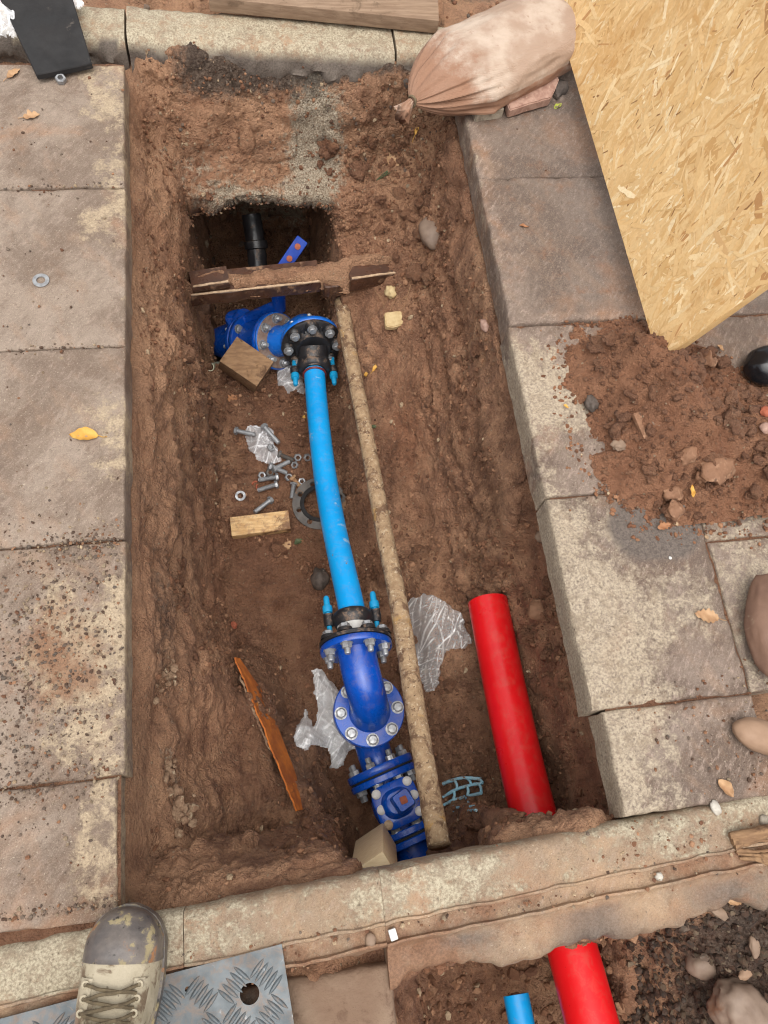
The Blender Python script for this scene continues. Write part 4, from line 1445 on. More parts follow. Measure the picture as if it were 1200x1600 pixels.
# wood strands pressed into the faces: thin flakes each with its own outline
fv, ff, ft = [], [], []
pal = [lin(230, 196, 142), lin(224, 186, 130), lin(218, 178, 120), lin(238, 210, 162), lin(206, 162, 104), lin(228, 192, 138), lin(244, 222, 180), lin(186, 138, 88)]
pw = np.array([.2, .2, .17, .14, .08, .14, .05, .02])
for i in range(6200):
    big_ = i < 900
    q_ = random.random()
    L_ = random.uniform(.07, .15) if big_ else (random.uniform(.008, .03) if q_ < .6 else random.uniform(.03, .085))
    W_ = L_ * (random.uniform(.15, .3) if big_ else random.uniform(.06, .24))
    cx, cy = random.uniform(.01, BW - .01), random.uniform(.005, BL - .01) if i % 3 else random.uniform(.005, .9)
    a = random.gauss(.35, .55) if random.random() < .85 else random.uniform(0, 3.14)
    zz = .0091 + (random.uniform(0, .0003) if big_ else random.uniform(.0003, .0011))
    k = 7
    pts = []
    for j in range(k):
        t = j / (k - 1)
        pts.append((-L_ / 2 + L_ * t, W_ / 2 * (.55 + .6 * random.random()) * (0.5 if j in (0, k - 1) else 1)))
    for j in range(k - 1, -1, -1):
        t = j / (k - 1)
        pts.append((-L_ / 2 + L_ * t + random.uniform(-.002, .002), -W_ / 2 * (.55 + .6 * random.random()) * (0.5 if j in (0, k - 1) else 1)))
    ca, sa = math.cos(a), math.sin(a)
    tl = random.uniform(-.012, .012)
    base = len(fv)
    col = np.array(pal[np.random.RandomState(i).choice(len(pal), p=pw)]) * random.uniform(.9, 1.06)
    if not big_ and L_ < .03 and random.random() < .06:
        col = np.array(lin(140, 100, 60))
    elif not big_ and random.random() < .5:
        col = col * .45 + np.array(lin(228, 192, 138)) * .55
    for x, y in pts:
        X_ = min(max(cx + x * ca - y * sa, .0008), BW - .0008)
        Y_ = min(max(cy + x * sa + y * ca, .0008), BL - .0008)
        fv.append(mB @ Vector((X_, Y_, zz + y * tl)))
        ft.append(col)
    ff.append(tuple(range(base, base + len(pts))))
fo = build_raw('wood_flakes', np.array([tuple(v) for v in fv]), ff, {'tone': np.concatenate([np.array(ft), np.ones((len(ft), 1))], 1).astype(np.float32)}, MAT_FLAKE, bd, smooth=False)
tag(fo, kind='stuff')

# ------------------------------------------------------------------ sandbag
def sandbag():
    a, b = at(645, 152, .055), at(895, 30, .07)
    ax = (b - a)
    Ln = ax.length
    xx = ax.normalized()
    zz = (Vector((0, 0, 1)) - xx * xx.z).normalized()
    yy = zz.cross(xx)
    n, m = 90, 110
    V, md = [], []
    for i in range(n + 1):
        t = i / n
        # radius profile: pinched neck then full, square-ish far end
        rr = min(1, (max(t - .0, 0) / .30)) ** .55 * (1 - max(0, (t - .82) / .18) ** 3 * .75)
        rr = max(rr, .10)
        w_ = .132 * rr
        h_ = .070 * (rr ** 1.1)
        c = a + xx * (Ln * t) + Vector((0, 0, -.015 * (1 - rr)))
        for k in range(m):
            th = 2 * math.pi * k / m
            ct, st = math.cos(th), math.sin(th)
            y_ = w_ * math.copysign(abs(ct) ** .8, ct)
            z_ = h_ * math.copysign(abs(st) ** .85, st)
            fold = (1 - sstep(.02, .42, np.array(t)).item())
            q = Vector((t * 2.2, ct * 1.5, st * 1.5))
            rip = math.sin(th * 13 + 2.6 * mnoise.noise(q * 1.5)) * .10 * fold + .05 * fold * math.sin(th * 29 + 3)
            soft = .09 * mnoise.noise(q * 1.6) + .035 * mnoise.noise(q * 4) + .012 * mnoise.noise(q * 11)
            s_ = 1 + rip + soft
            p = c + yy * (y_ * s_) + zz * (z_ * s_)
            V.append(tuple(p))
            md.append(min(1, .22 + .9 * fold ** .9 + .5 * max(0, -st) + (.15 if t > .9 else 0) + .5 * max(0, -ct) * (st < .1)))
    F = []
    for i in range(n):
        for k in range(m):
            k2 = (k + 1) % m
            F.append((i * m + k, i * m + k2, (i + 1) * m + k2, (i + 1) * m + k))
    F.append(tuple(range(m)))
    F.append(tuple(range(n * m + m - 1, n * m - 1, -1)))
    root = empty('sandbag', (a + b) / 2 - Vector((0, 0, .07)))
    tag(root, 'dirty off-white sandbag tied at its neck on the corner of the trench', 'sandbag')
    build_raw('sack', np.array(V), F, {'mud': np.array(md, np.float32)}, MAT_CLOTH, root, angle=180)
    # frilled tail beyond the tie
    V, md = [], []
    d = (a - b).normalized()
    dn = (d * .75 + Vector((-.05, -.42, -.3))).normalized()
    ns = 14
    f2 = frame(a + d * .004 + Vector((0, 0, -.012)), dn)
    for i in range(ns + 1):
        t = i / ns
        r = .012 + .018 * t ** 1.1
        for k in range(48):
            th = 2 * math.pi * k / 48
            r2 = r * (1 + .25 * t * math.sin(th * 6 + 1) + .1 * math.sin(th * 11))
            V.append(tuple(f2 @ Vector((r2 * math.cos(th), r2 * .7 * math.sin(th), t * .045 + .006 * t * math.sin(th * 3)))))
            md.append(.75)
    F = [(i * 48 + k, i * 48 + (k + 1) % 48, (i + 1) * 48 + (k + 1) % 48, (i + 1) * 48 + k) for i in range(ns) for k in range(48)]
    F.append(tuple(ns * 48 + k for k in range(48)))
    build_raw('tied_end', np.array(V), F, {'mud': np.array(md, np.float32)}, MAT_CLOTH, root, angle=180)
    tie = MB()
    f3 = frame(a + Vector((0, 0, -.012)), d)
    ring = [f3 @ Vector((.0145 * math.cos(q), .0125 * math.sin(q), .002 * math.sin(2 * q))) for q in np.linspace(0, 2 * math.pi, 25)]
    tie.tube(ring, .003, 8)
    tie.build('tie_string', MAT_LACE, root)


sandbag()


# broken pieces by the sandbag
def chunk(name, poly_px, z0, th, mat, label, cat, tiltm=None, bev=.003, mat2=None):
    pts = [at(u, v, z0 + th) for u, v in poly_px]
    c = sum(pts, Vector()) / len(pts)
    m = Matrix.Translation(Vector((c.x, c.y, z0)))
    if tiltm:
        m = m @ tiltm
    poly = [(p.x - c.x, p.y - c.y) for p in pts]
    # add jitter points along the edges
    pl = []
    for i in range(len(poly)):
        a, b = Vector(poly[i]), Vector(poly[(i + 1) % len(poly)])
        k = max(1, int((b - a).length / .012))
        for j in range(k):
            q = a.lerp(b, j / k)
            pl.append((q.x + random.uniform(-.0012, .0012), q.y + random.uniform(-.0012, .0012)))
    mb = MB().prism(m, pl, 0, th, bev)
    o = mb.build(name, mat, angle=30)
    tag(o, label, cat)
    return o


chunk('concrete_fragment', [(737, 152), (776, 138), (788, 170), (744, 176)], .0, .032, MAT_GREYB, 'grey broken concrete fragment under the front of the sandbag', 'rubble')
chunk('tile_fragment', [(786, 138), (858, 112), (874, 122), (862, 150), (797, 168)], .012, .028, MAT_TILE, 'pinkish brown broken tile wedged under the sandbag', 'tile fragment', Matrix.Rotation(.08, 4, 'X'))
stone(872, 138, .028, MAT_DARKST, 'dark split chunk of rubble between the broken tile and the board', 'rubble', p=at(872, 142, 0), asp=(.8, 1.3, .6), rz=-.6, seed=4, amp=.55, name='rubble_chunk')


# ------------------------------------------------------------------ leaves
def leaf(u, v, L, W, mat, label, p=None, n=None, rz=0, curl=.3, lobes=0, z=None, stem=.5, name='leaf', group='fallen leaves'):
    if p is None:
        if z is not None:
            p, n = at(u, v, z), Vector((0, 0, 1))
        else:
            p, n = hit(u, v)
    if n is None:
        n = Vector((0, 0, 1))
    n = (Vector(n) + Vector((0, 0, 1))).normalized()
    m = frame(p + n * .003, n, (math.cos(rz), math.sin(rz), 0))
    N = 26
    half = []
    for i in range(N + 1):
        t = i / N
        w_ = math.sin(math.pi * t ** .85) ** .8
        if lobes:
            w_ *= .62 + .38 * abs(math.sin(math.pi * (t * lobes + .2)))
        half.append((L * (t - .5), W * .5 * w_))
    V, F = [], []
    for i, (x, w_) in enumerate(half):
        for s_ in (-1, -.5, 0, .5, 1):
            y = w_ * s_
            zc = curl * (y * y / (W * .5)) * 1.2 + curl * .25 * L * (x / L) ** 2 * 1.5 + .0012 * math.sin(x * 400 + s_ * 3)
            V.append(m @ Vector((x, y, zc + .001 * (s_ == 0) * -1)))
    for i in range(N):
        for k in range(4):
            F.append((i * 5 + k, i * 5 + k + 1, (i + 1) * 5 + k + 1, (i + 1) * 5 + k))
    mb = MB().add(V, F)
    if stem:
        mb.tube([m @ Vector((-L * .5, 0, curl * .1 * L)), m @ Vector((-L * (.5 + stem * .3), L * .04, 0.001)), m @ Vector((-L * (.5 + stem * .6), L * .02, .001))], .0009, 6)
    o = mb.build(name, mat, angle=180)
    tag(o, label, 'leaf', group)
    return o


leaf(132, 682, .058, .030, MAT_LEAF_Y, 'curled yellow leaf on the middle left slab', z=0, rz=math.pi - .1, curl=.6)
leaf(50, 183, .040, .030, MAT_LEAF_B, 'dry olive brown lobed leaf on the top left slab below the rubber mat', z=0, rz=.3, curl=.4, lobes=3)
leaf(22, 117, .045, .020, MAT_LEAF_B, 'dry brown leaf left of the black rubber mat', z=0, rz=.9, curl=.5)
leaf(1103, 963, .052, .032, MAT_LEAF_B, 'tan leaf with toothed edge on the right slab below the damp patch', z=.002, rz=math.pi - .3, curl=.25, lobes=5)
leaf(871, 168, .030, .014, MAT_LEAF_G, 'yellow green leaf in front of the dark rubble chunk', z=0, rz=.6, curl=.6, stem=0)
leaf(818, 355, .024, .008, MAT_LEAF_O, 'small curled reddish husk on the upper right slab', z=.008, rz=-.3, curl=.8, stem=0)
leaf(617, 248, .055, .05, MAT_LEAF_B, 'large brown lobed leaf on the far bank below the sandbag', rz=.6, curl=.3, lobes=3)
leaf(652, 203, .030, .010, MAT_LEAF_Y, 'small yellow leaf with a stalk on the bank under the sandbag', rz=.9, curl=.5, stem=1.2)
leaf(363, 624, .040, .036, MAT_LEAF_O, 'orange lobed leaf on the trench floor below the muddy wooden block', rz=.8, curl=.3, lobes=3, stem=0)
leaf(447, 855, .056, .028, MAT_LEAF_B, 'beige crinkled leaf on the trench floor below the wooden offcut', rz=.9, curl=.3, lobes=5)
leaf(467, 847, .03, .020, MAT_LEAF_D, 'dark green leaf beside the beige leaf below the iron ring', rz=.3, curl=.4, stem=0)
leaf(587, 574, .034, .012, MAT_LEAF_Y, 'thin yellow leaf right of the earth-caked pipe', rz=.8, curl=.4)
leaf(572, 586, .022, .014, MAT_LEAF_Y, 'tiny yellow leaf beside the earth-caked pipe', rz=1.4, curl=.4, stem=0)
leaf(584, 667, .024, .012, MAT_LEAF_D, 'small green leaf right of the earth-caked pipe', rz=.2, curl=.3, stem=0)
leaf(1079, 770, .03, .010, MAT_LEAF_Y, 'orange yellow leaf standing at the lower edge of the soil heap', p=heap_pt(1079, 770) + Vector((0, 0, .006)), rz=1.4, curl=.4, stem=0)
leaf(1037, 823, .034, .018, MAT_LEAF_O, 'orange brown leaf at the foot of the soil heap', z=.008, rz=.2, curl=.4, lobes=4, stem=0)
leaf(1125, 545, .022, .010, MAT_LEAF_B, 'pale husk on the wet slab right of the board corner', z=.004, rz=-1.0, curl=.6, stem=0)
leaf(884, 636, .014, .007, MAT_LEAF_Y, 'tiny yellow leaf at the left edge of the soil heap', z=.006, rz=-.6, curl=.4, stem=0)
leaf(494, 677, .03, .014, MAT_LEAF_Y, 'yellow green leaf tucked behind the blue pipe', p=hit(474, 655)[0], rz=1.2, curl=.4, stem=0)
leaf(1132, 1232, .04, .022, MAT_LEAF_B, 'crumpled brown leaf on the lowest right slab above the white pebble', z=.0, rz=-1.0, curl=.8, stem=0)

# twigs: green cord fibre on the bank
mb = MB()
p0, p1 = hit(588, 283)[0], hit(612, 268)[0]
for k in range(4):
    q = [p0 + Vector((0, 0, .003)), p0.lerp(p1, .5) + Vector((random.uniform(-.006, .006), random.uniform(-.006, .006), .008)), p1 + Vector((random.uniform(-.012, .012), random.uniform(-.01, .01), .004))]
    mb.tube(smooth_path(q, 8), .0016, 6)
tag(mb.build('green_cord', MAT_LEAF_D), 'frayed scrap of green cord beside the brown leaf on the far bank', 'cord')
mb = MB()
for k in range(7):
    a = hit(585 + k * 7, 455 + (k * 13) % 40)[0]
    b_ = hit(600 + k * 7, 478 - (k * 17) % 35)[0]
    mb.tube(smooth_path([a + Vector((0, 0, .003)), (a + b_) / 2 + Vector((0, 0, .012)), b_ + Vector((0, 0, .003))], 8), .0007, 5)
tag(mb.build('dry_roots', MAT_LEAF_B), 'thin dry roots around the small buff stone right of the clay tile', 'roots')

# ------------------------------------------------------------------ stones in the trench
stone(674, 368, .045, MAT_COBBLE, 'smooth grey cobble set in the upper right trench wall', 'cobble', asp=(.85, 1.3, .7), rz=.15, seed=2, name='cobble', amp=.12, sink=.35)
stone(611, 459, .020, MAT_SANDST, 'small broken buff stone right of the glazed clay tile', 'stone', asp=(.9, 1.1, 1), rz=.3, seed=8, amp=.4)
p, nn = hit(619, 500)
mb = MB().prism(frame(p + Vector((0, 0, -.006)), (0.05, -.1, 1), (1, .1, 0)), [(-.042, -.026), (-.02, -.032), (.036, -.022), (.042, .006), (.034, .03), (.01, .024), (-.036, .022)], 0, .022, .003)
tag(mb.build('stone', MAT_SANDST, angle=25), 'flat pale buff sandstone piece right of the earth-caked pipe top', 'stone')
stone(757, 510, .016, MAT_TILE, 'reddish brick fragment pressed into the right trench wall', 'brick fragment', asp=(.7, 1.3, .7), rz=.2, seed=5, name='brick_fragment')
stone(845, 840, .016, MAT_STONE_G, 'pale lump in the right wall beside the slab joint', 'stone', seed=6, amp=.2)
stone(843, 955, .030, MAT_STONE_B, 'rounded lump of earth-coated stone above the red duct end', 'stone', seed=7, amp=.25, asp=(1.2, 1, .8))
stone(500, 905, .032, MAT_DARKST, 'dark muddy lump beside the lower half of the blue pipe', 'lump', seed=9, amp=.25, asp=(.9, 1.1, .8), name='mud_lump')
def crumble(u, v, r, label, seed):
    p, n_ = hit(u, v)
    rr = random.Random(seed)
    mb = MB()
    for k in range(34):
        d = Vector((rr.gauss(0, .55), rr.gauss(0, .75), rr.gauss(0, .3))) * r
        q = r * rr.uniform(.14, .46)
        mb.blob(Matrix.Translation(p + d - n_ * r * .1) @ Matrix.Rotation(rr.uniform(0, 6), 4, 'Z'), q, q * rr.uniform(.7, 1.2), q * .8, 2, .5, 1.5, seed + k * 1.7)
    tag(mb.build('mortar_lump', MAT_MORTAR, angle=45), label, 'mortar lump')


crumble(262, 1203, .024, 'pale crumbly mortar lump in the lower left trench wall', 3)
crumble(276, 1270, .028, 'larger grey mortar lump lowest in the left trench wall', 4)
crumble(254, 1056, .022, 'greenish grey mortar patch high in the left trench wall', 5)
stone(365, 978, .012, MAT_RUSTDOT, 'small red brick chip in the left wall above the rusty sheet', 'brick fragment', seed=14, amp=.4, name='brick_fragment')
stone(373, 505, .006, MAT_WHITE, 'tiny white chip in the dark corner left of the upper flange', 'chip', p=hit(349, 522)[0], seed=15, amp=.3, name='stone_chip', sub=2)
# pavement stones
o = stone(1190, 975, .09, MAT_BROWNST, 'big smooth brown boulder on the right edge of the paving', 'boulder', p=at(1206, 978, .03), asp=(.62, 1.25, .42), rz=-.22, seed=3, amp=.10, sub=4, sink=.42, name='boulder')
o = stone(1180, 1150, .05, MAT_TANST, 'smooth tan cobble on the paving below the brown boulder', 'cobble', p=at(1186, 1152, .01), asp=(1.15, .65, .5), rz=-.45, seed=6, amp=.08, sub=4, sink=.3, name='cobble')
stone(1117, 1260, .012, MAT_PEBBLE, 'white pebble on the lowest right slab', 'pebble', p=at(1117, 1262, 0), asp=(.8, 1.2, .6), rz=.2, seed=2, amp=.2, name='pebble')
stone(1027, 1370, .008, MAT_PEBBLE, 'small white pebble in the channel of the near kerb', 'pebble', p=at(1029, 1369, -.005), asp=(1, .9, .7), seed=3, amp=.25, name='pebble')
stone(1195, 1283, .012, MAT_GREYB, 'pale grey pebble at the right edge above the rotten wood', 'pebble', p=at(1193, 1283, 0), asp=(.8, 1, .6), seed=5, amp=.2, name='pebble')
stone(579, 1468, .011, MAT_STONE_G, 'greenish grey stone in the near kerb channel', 'pebble', p=at(579, 1469, -.006), asp=(.85, 1.1, .6), seed=7, amp=.15, name='pebble')
mb = MB().box(Matrix.Translation(at(614, 1460, -.001)) @ Matrix.Rotation(.2, 4, 'Z'), .013, .018, .012, .002)
tag(mb.build('plastic_chip', MAT_WHITE), 'small white square chip in the near kerb channel', 'chip')
stone(1047, 872, .004, MAT_WHITE, 'white speck on the damp patch of the right slab', 'chip', p=at(1047, 872, 0), seed=1, name='stone_chip', sub=2)
stone(1095, 1505, .036, MAT_COBBLE, 'rounded grey cobble in the black rubble of the near trench', 'cobble', asp=(1.0, .8, .7), seed=21, amp=.15, name='cobble')
stone(1160, 1575, .062, MAT_COBBLE, 'largest grey boulder at the lower right corner', 'boulder', asp=(1.2, .9, .7), rz=-.4, seed=22, amp=.22, name='boulder', sub=4)
for i, (u, v, lb, mt) in enumerate([(1100, 1388, 'flat reddish sliver of stone at the top of the black rubble', MAT_TILE), (1142, 1403, 'orange brown pebble in the black rubble', MAT_LEAF_B),
                                    (1165, 1520, 'tan pebble beside the grey cobble in the near trench', MAT_TANST), (1178, 1478, 'pale stone chip in the black rubble', MAT_STONE_G),
                                    (1122, 1425, 'grey angular stone in the black rubble', MAT_STONE_G)]):
    stone(u, v, .014, mt, lb, 'stone', seed=30 + i, amp=.3, rz=i, asp=(.8, 1.4, .5))
stone(1190, 652, .013, MAT_RUSTDOT, 'red brick piece at the right edge of the soil heap', 'brick fragment', p=heap_pt(1195, 645), seed=31, amp=.3, name='brick_fragment')
stone(1192, 672, .013, MAT_TILE, 'pink stone at the right edge of the soil heap', 'stone', p=heap_pt(1194, 670), seed=32, amp=.3)

# rotten wood at the right end of the near kerb
mb = MB()
for k in range(6):
    a, b_ = at(1140 + k * 3, 1306 + k * 7, .012 - .004 * k), at(1215, 1290 + k * 12, .02 - .004 * k)
    mb.tube(smooth_path([a, a.lerp(b_, .5) + Vector((0, .004 * (k % 3 - 1), .003)), b_], 16), lambda t, k=k: .006 + .004 * math.sin(t * 3 + k), 8, wob=.002)
tag(mb.build('rotten_wood', MAT_MUDWOOD, angle=60), 'splintered rotten wood at the right end of the near kerb', 'wood')

# ------------------------------------------------------------------ black rubber mat, plank, bags at the far end
mb = MB()
q = [at(60, 126, .012), at(146, 108, .012), at(105, -30, .05), at(-10, -20, .05)]
up = Vector((0, 0, .016))
nn = 10
vs, fs = [], []
for i in range(nn + 1):
    t = i / nn
    a, b_ = q[0].lerp(q[3], t), q[1].lerp(q[2], t)
    for k in range(7):
        p = a.lerp(b_, k / 6) + Vector((0, 0, .004 * math.sin(t * 3)))
        vs += [p, p + up]
for i in range(nn):
    for k in range(6):
        a = (i * 7 + k) * 2
        b_ = ((i + 1) * 7 + k) * 2
        fs += [(a + 1, a + 3, b_ + 3, b_ + 1), (a, b_, b_ + 2, a + 2)]
for i in range(nn):
    for k in (0, 6):
        a, b_ = (i * 7 + k) * 2, ((i + 1) * 7 + k) * 2
        fs.append((a, a + 1, b_ + 1, b_) if k == 0 else (a, b_, b_ + 1, a + 1))
for k in range(6):
    for i in (0, nn):
        a = (i * 7 + k) * 2
        fs.append((a, a + 2, a + 3, a + 1) if i == 0 else (a, a + 1, a + 3, a + 2))
o = MB().add(vs, fs).build('rubber_mat', MAT_RUBBER, angle=30)
o.modifiers.new('bevel', 'BEVEL').width = .002
tag(o, 'black rubber mat strip lying over the far kerb at the top left', 'rubber mat')

mb = MB()
a, b_ = at(330, -8, .05), at(690, 28, .05)
d = (b_ - a).normalized()
m = Matrix((d, Vector((0, 0, 1)).cross(d), Vector((0, 0, 1)))).transposed().to_4x4()
m.translation = (a + b_) / 2 + Vector((0.0, .055, -.02))
mb.box(m, (b_ - a).length, .13, .038, .003)
tag(mb.build('plank', MAT_PLANK, angle=30), 'weathered grey brown plank lying beyond the far kerb', 'plank')


def sheet(name, poly_px, zf, mat, label, cat, dome=.02, crease=.012, cell=.003, seed=0, gz=None):
    """crumpled film: outline on the ground, domed and creased, real thickness by solidify"""
    P0 = [(hit(u, v)[0] if zf is None else at(u, v, zf)) for u, v in poly_px]
    poly = [(p.x, p.y) for p in P0]
    zm = sum(p.z for p in P0) / len(P0)
    A_ = np.array(poly)
    xs = np.arange(A_[:, 0].min() - cell, A_[:, 0].max() + cell, cell)
    ys = np.arange(A_[:, 1].min() - cell, A_[:, 1].max() + cell, cell)
    X, Y = np.meshgrid(xs, ys)
    sd = poly_sd(X + .006 * vnoise(X * 60, Y * 60, X * 0, seed + 1), Y + .006 * vnoise(X * 60, Y * 60, X * 0, seed + 2), poly)
    G = np.full(X.shape, zm)
    if zf is None:
        for i in range(X.shape[0]):
            for j in range(X.shape[1]):
                if sd[i, j] > -.012:
                    G[i, j] = max(drop(X[i, j], Y[i, j])[0].z, zm - .06)
        G = blur(G, 6)
    mx = max(sd.max(), 1e-3)
    # folds: straight creases in many directions, slightly warped
    rr = random.Random(seed)
    wx_ = X + .012 * vnoise(X * 16, Y * 16, X * 0, seed + 8)
    wy_ = Y + .012 * vnoise(X * 16, Y * 16, X * 0, seed + 9)
    F_ = np.zeros(X.shape)
    CR = np.zeros(X.shape)
    for k in range(8):
        th = rr.uniform(0, math.pi)
        lam = (.075, .06, .048, .04, .032, .026, .02, .016)[k]
        ph = rr.uniform(0, 1)
        q = (wx_ * math.cos(th) + wy_ * math.sin(th)) / lam + ph + .25 * vnoise(X * 9, Y * 9, X * 0, seed + 20 + k)
        tri_ = 2 * np.abs(q - np.floor(q + .5))
        gate = sstep(-.25, .25, vnoise(X * 15, Y * 15, X * 0, seed + 40 + k))
        F_ += gate * (tri_ - .5) * lam / .06
        CR = np.maximum(CR, gate * sstep(.86, .99, tri_) * (.55 + .45 * lam / .075))
    Z = G + .004 + dome * np.sqrt(np.clip(sd / mx, 0, 1)) + crease * F_ * np.clip(sd / .02, .25, 1)
    Z = np.maximum(Z, G + .0015)
    idx = np.arange(X.size).reshape(X.shape)
    keep = (sd[:-1, :-1] > 0) & (sd[1:, 1:] > 0)
    Q = np.stack([idx[:-1, :-1], idx[:-1, 1:], idx[1:, 1:], idx[1:, :-1]], -1)[keep]
    used = np.unique(Q)
    rm = -np.ones(X.size, int)
    rm[used] = np.arange(len(used))
    V = np.stack([X, Y, Z], -1).reshape(-1, 3)[used]
    cz_ = np.clip(CR, 0, 1).reshape(-1)[used]
    o = build_raw(name, V, [tuple(q) for q in rm[Q].tolist()], {'crease': cz_.astype(np.float32)}, mat, angle=20)
    tag(o, label, cat)
    return o


sheet('plastic_bag', [(632, 945), (660, 930), (692, 940), (718, 960), (738, 1000), (735, 1010), (712, 1015), (694, 1022), (686, 1052), (688, 1066), (668, 1086), (650, 1070), (632, 1020), (620, 980)],
      None, MAT_FILM, 'large crumpled clear plastic bag right of the earth-caked pipe', 'plastic bag', .055, .019, seed=5)
sheet('plastic_bag', [(487, 1050), (500, 1045), (520, 1065), (540, 1090), (560, 1150), (580, 1170), (548, 1172), (535, 1200), (516, 1202), (512, 1172), (492, 1166), (478, 1172), (458, 1165), (456, 1150), (478, 1105), (492, 1140), (496, 1110)],
      None, MAT_FILMW, 'torn white plastic bag left of the lower blue flange', 'plastic bag', .035, .017, seed=15)
sheet('plastic_bag', [(386, 668), (400, 664), (428, 673), (428, 690), (440, 716), (438, 724), (424, 726), (400, 720), (388, 704), (382, 686)],
      None, MAT_FILMS, 'small clear plastic bag with bolts on the trench floor', 'plastic bag', .016, .006, cell=.003, seed=25)
sheet('plastic_bag', [(432, 585), (445, 572), (470, 575), (476, 600), (476, 617), (450, 616), (433, 605)],
      None, MAT_FILMS, 'small crumpled plastic bag under the upper fitting behind the blue pipe', 'plastic bag', .03, .008, cell=.003, seed=35)
sheet('plastic_bag', [(-60, 20), (10, 5), (40, 30), (30, 60), (-10, 66), (-60, 70)], .03, MAT_FILMS, 'white plastic sheeting left of the black rubber mat', 'plastic bag', .03, .010, seed=45)
sheet('plastic_bag', [(112, 2), (128, 0), (132, 12), (120, 18), (110, 14)], .02, MAT_FILMW, 'scrap of white plastic right of the black rubber mat', 'plastic bag', .012, .005, cell=.003, seed=46)

# black glossy bag or pipe end at the right edge
o = MB().blob(Matrix.Translation(at(1205, 572, .03)), .066, .05, .042, 4, .08, 1.2, 3.0).build('rubber_boot_toe', MAT_GLOSSBLK, angle=180)
o.name = 'rubble_sack'
tag(o, 'glossy black rounded rubber lump at the right edge behind the soil heap', 'rubber lump')

# ------------------------------------------------------------------ fasteners
def bolt_mesh(L=.05, thread=True, nut=False, washer=True, name='bolt', capmat=None):
    mb = MB()
    I = Matrix.Identity(4)
    r = .0135
    mb.lathe(I, [(0, .0102), (r * .80, .0102), (r, .0085)], 6)
    mb.lathe(I, [(r, .0085), (r, 0.0), (0, 0.0)], 6)
    mb.lathe(I, [(0, .0112), (r * .72, .0108), (r * .8, .0100)], 12)
    if washer:
        mb.lathe(I, [(0, .0005), (.0165, .0005), (.0165, -.0028), (0, -.0028)], 20)
    if thread:
        pr = [(.0078, 0)]
        k = int(L / .0022)
        for i in range(k):
            pr += [(.0078, -L * i / k), (.0070, -L * (i + .5) / k)]
        pr += [(.0070, -L), (0, -L - .001)]
        mb.lathe(I, pr, 12)
    if nut:
        z = -L + .022
        mb.lathe(I, [(0, z), (r, z), (r, z - .0125), (0, z - .0125)], 6)
    return mesh_of(mb, name, MAT_ZINC, 30)


def hexnut_mesh():
    mb = MB()
    I = Matrix.Identity(4)
    r = .0135
    mb.lathe(I, [(.0075, .0062), (r * .86, .0066), (r, .005), (r, -.005), (r * .86, -.0066), (.0075, -.0062)], 6, close=False)
    mb.lathe(I, [(.0078, -.0062), (.0078, .0062)], 18)
    return mesh_of(mb, 'hex_nut', MAT_ZINC, 30)


def washer_mesh(R=.017):
    mb = MB()
    mb.lathe(Matrix.Identity(4), [(R * .54, .0015), (R * .97, .0015), (R, .001), (R, -.001), (R * .97, -.0015), (R * .54, -.0015)], 32, close=True)
    return mesh_of(mb, 'washer', MAT_ZINC, 30)


ME_HEAD = bolt_mesh(.02, name='bolt')                       # head and washer side
ME_STUD = None


def stud_mesh():
    mb = MB()
    I = Matrix.Identity(4)
    r = .0135
    mb.lathe(I, [(.0165, -.0026), (.0165, .0004), (0, .0004)], 20)
    mb.lathe(I, [(r, .0004), (r, .0105), (r * .85, .0128), (0, .0128)], 6)
    pr = []
    for i in range(8):
        pr += [(.0080, .012 + .0018 * i), (.0072, .0129 + .0018 * i)]
    pr += [(.0066, .0275), (0, .0275)]
    mb.lathe(I, pr, 14)
    return mesh_of(mb, 'nut', MAT_ZINC, 30)


ME_STUD = stud_mesh()
ME_BOLT = bolt_mesh(.062, washer=False, name='loose_bolt')
ME_NUT = hexnut_mesh()
ME_WASH = washer_mesh()

G_B = 'loose bolts on the trench floor'
up3 = Vector((0, 0, 1))
BAG_LIFT = .022


def loose_bolt(u0, v0, u1, v1, label, lift=0.0, mat=None):
    a, b_ = hit(u0, v0)[0], hit(u1, v1)[0]
    a, b_ = a + up3 * (.012 + lift), b_ + up3 * (.009 + lift)
    m = frame(a, a - b_)
    k = (b_ - a).length / .062
    m = m @ Matrix.Diagonal((1, 1, max(.75, min(1.25, k)), 1))
    me = ME_BOLT
    if mat:
        me = ME_BOLT.copy()
        me.materials[0] = mat
    o = inst('loose_bolt', me, m)
    tag(o, label, 'bolt', G_B)


loose_bolt(372, 679, 399, 684, 'bolt with its head to the left lying half on the small clear bag', BAG_LIFT * .6)
loose_bolt(415, 676, 436, 699, 'bolt lying slantwise on top of the small clear bag', BAG_LIFT)
loose_bolt(430, 734, 452, 723, 'bolt just below the small clear bag pointing up right')
loose_bolt(424, 731, 448, 740, 'bolt crossed under another just below the small clear bag', -.004)
loose_bolt(431, 748, 404, 752, 'upper of two side by side bolts with heads to the right')
loose_bolt(430, 760, 403, 768, 'lower of two side by side bolts with heads to the right')
loose_bolt(421, 785, 398, 802, 'bolt standing off alone above the wooden offcut')
loose_bolt(459, 760, 456, 779, 'bolt lying against the left rim of the iron ring')
loose_bolt(438, 713, 453, 719, 'rusty bolt at the lower corner of the small clear bag', 0, MAT_MARK)
loose_bolt(458, 750, 469, 762, 'rusty bolt between two nuts at the top of the iron ring', 0, MAT_LEAF_B)
G_N = 'loose nuts on the trench floor'


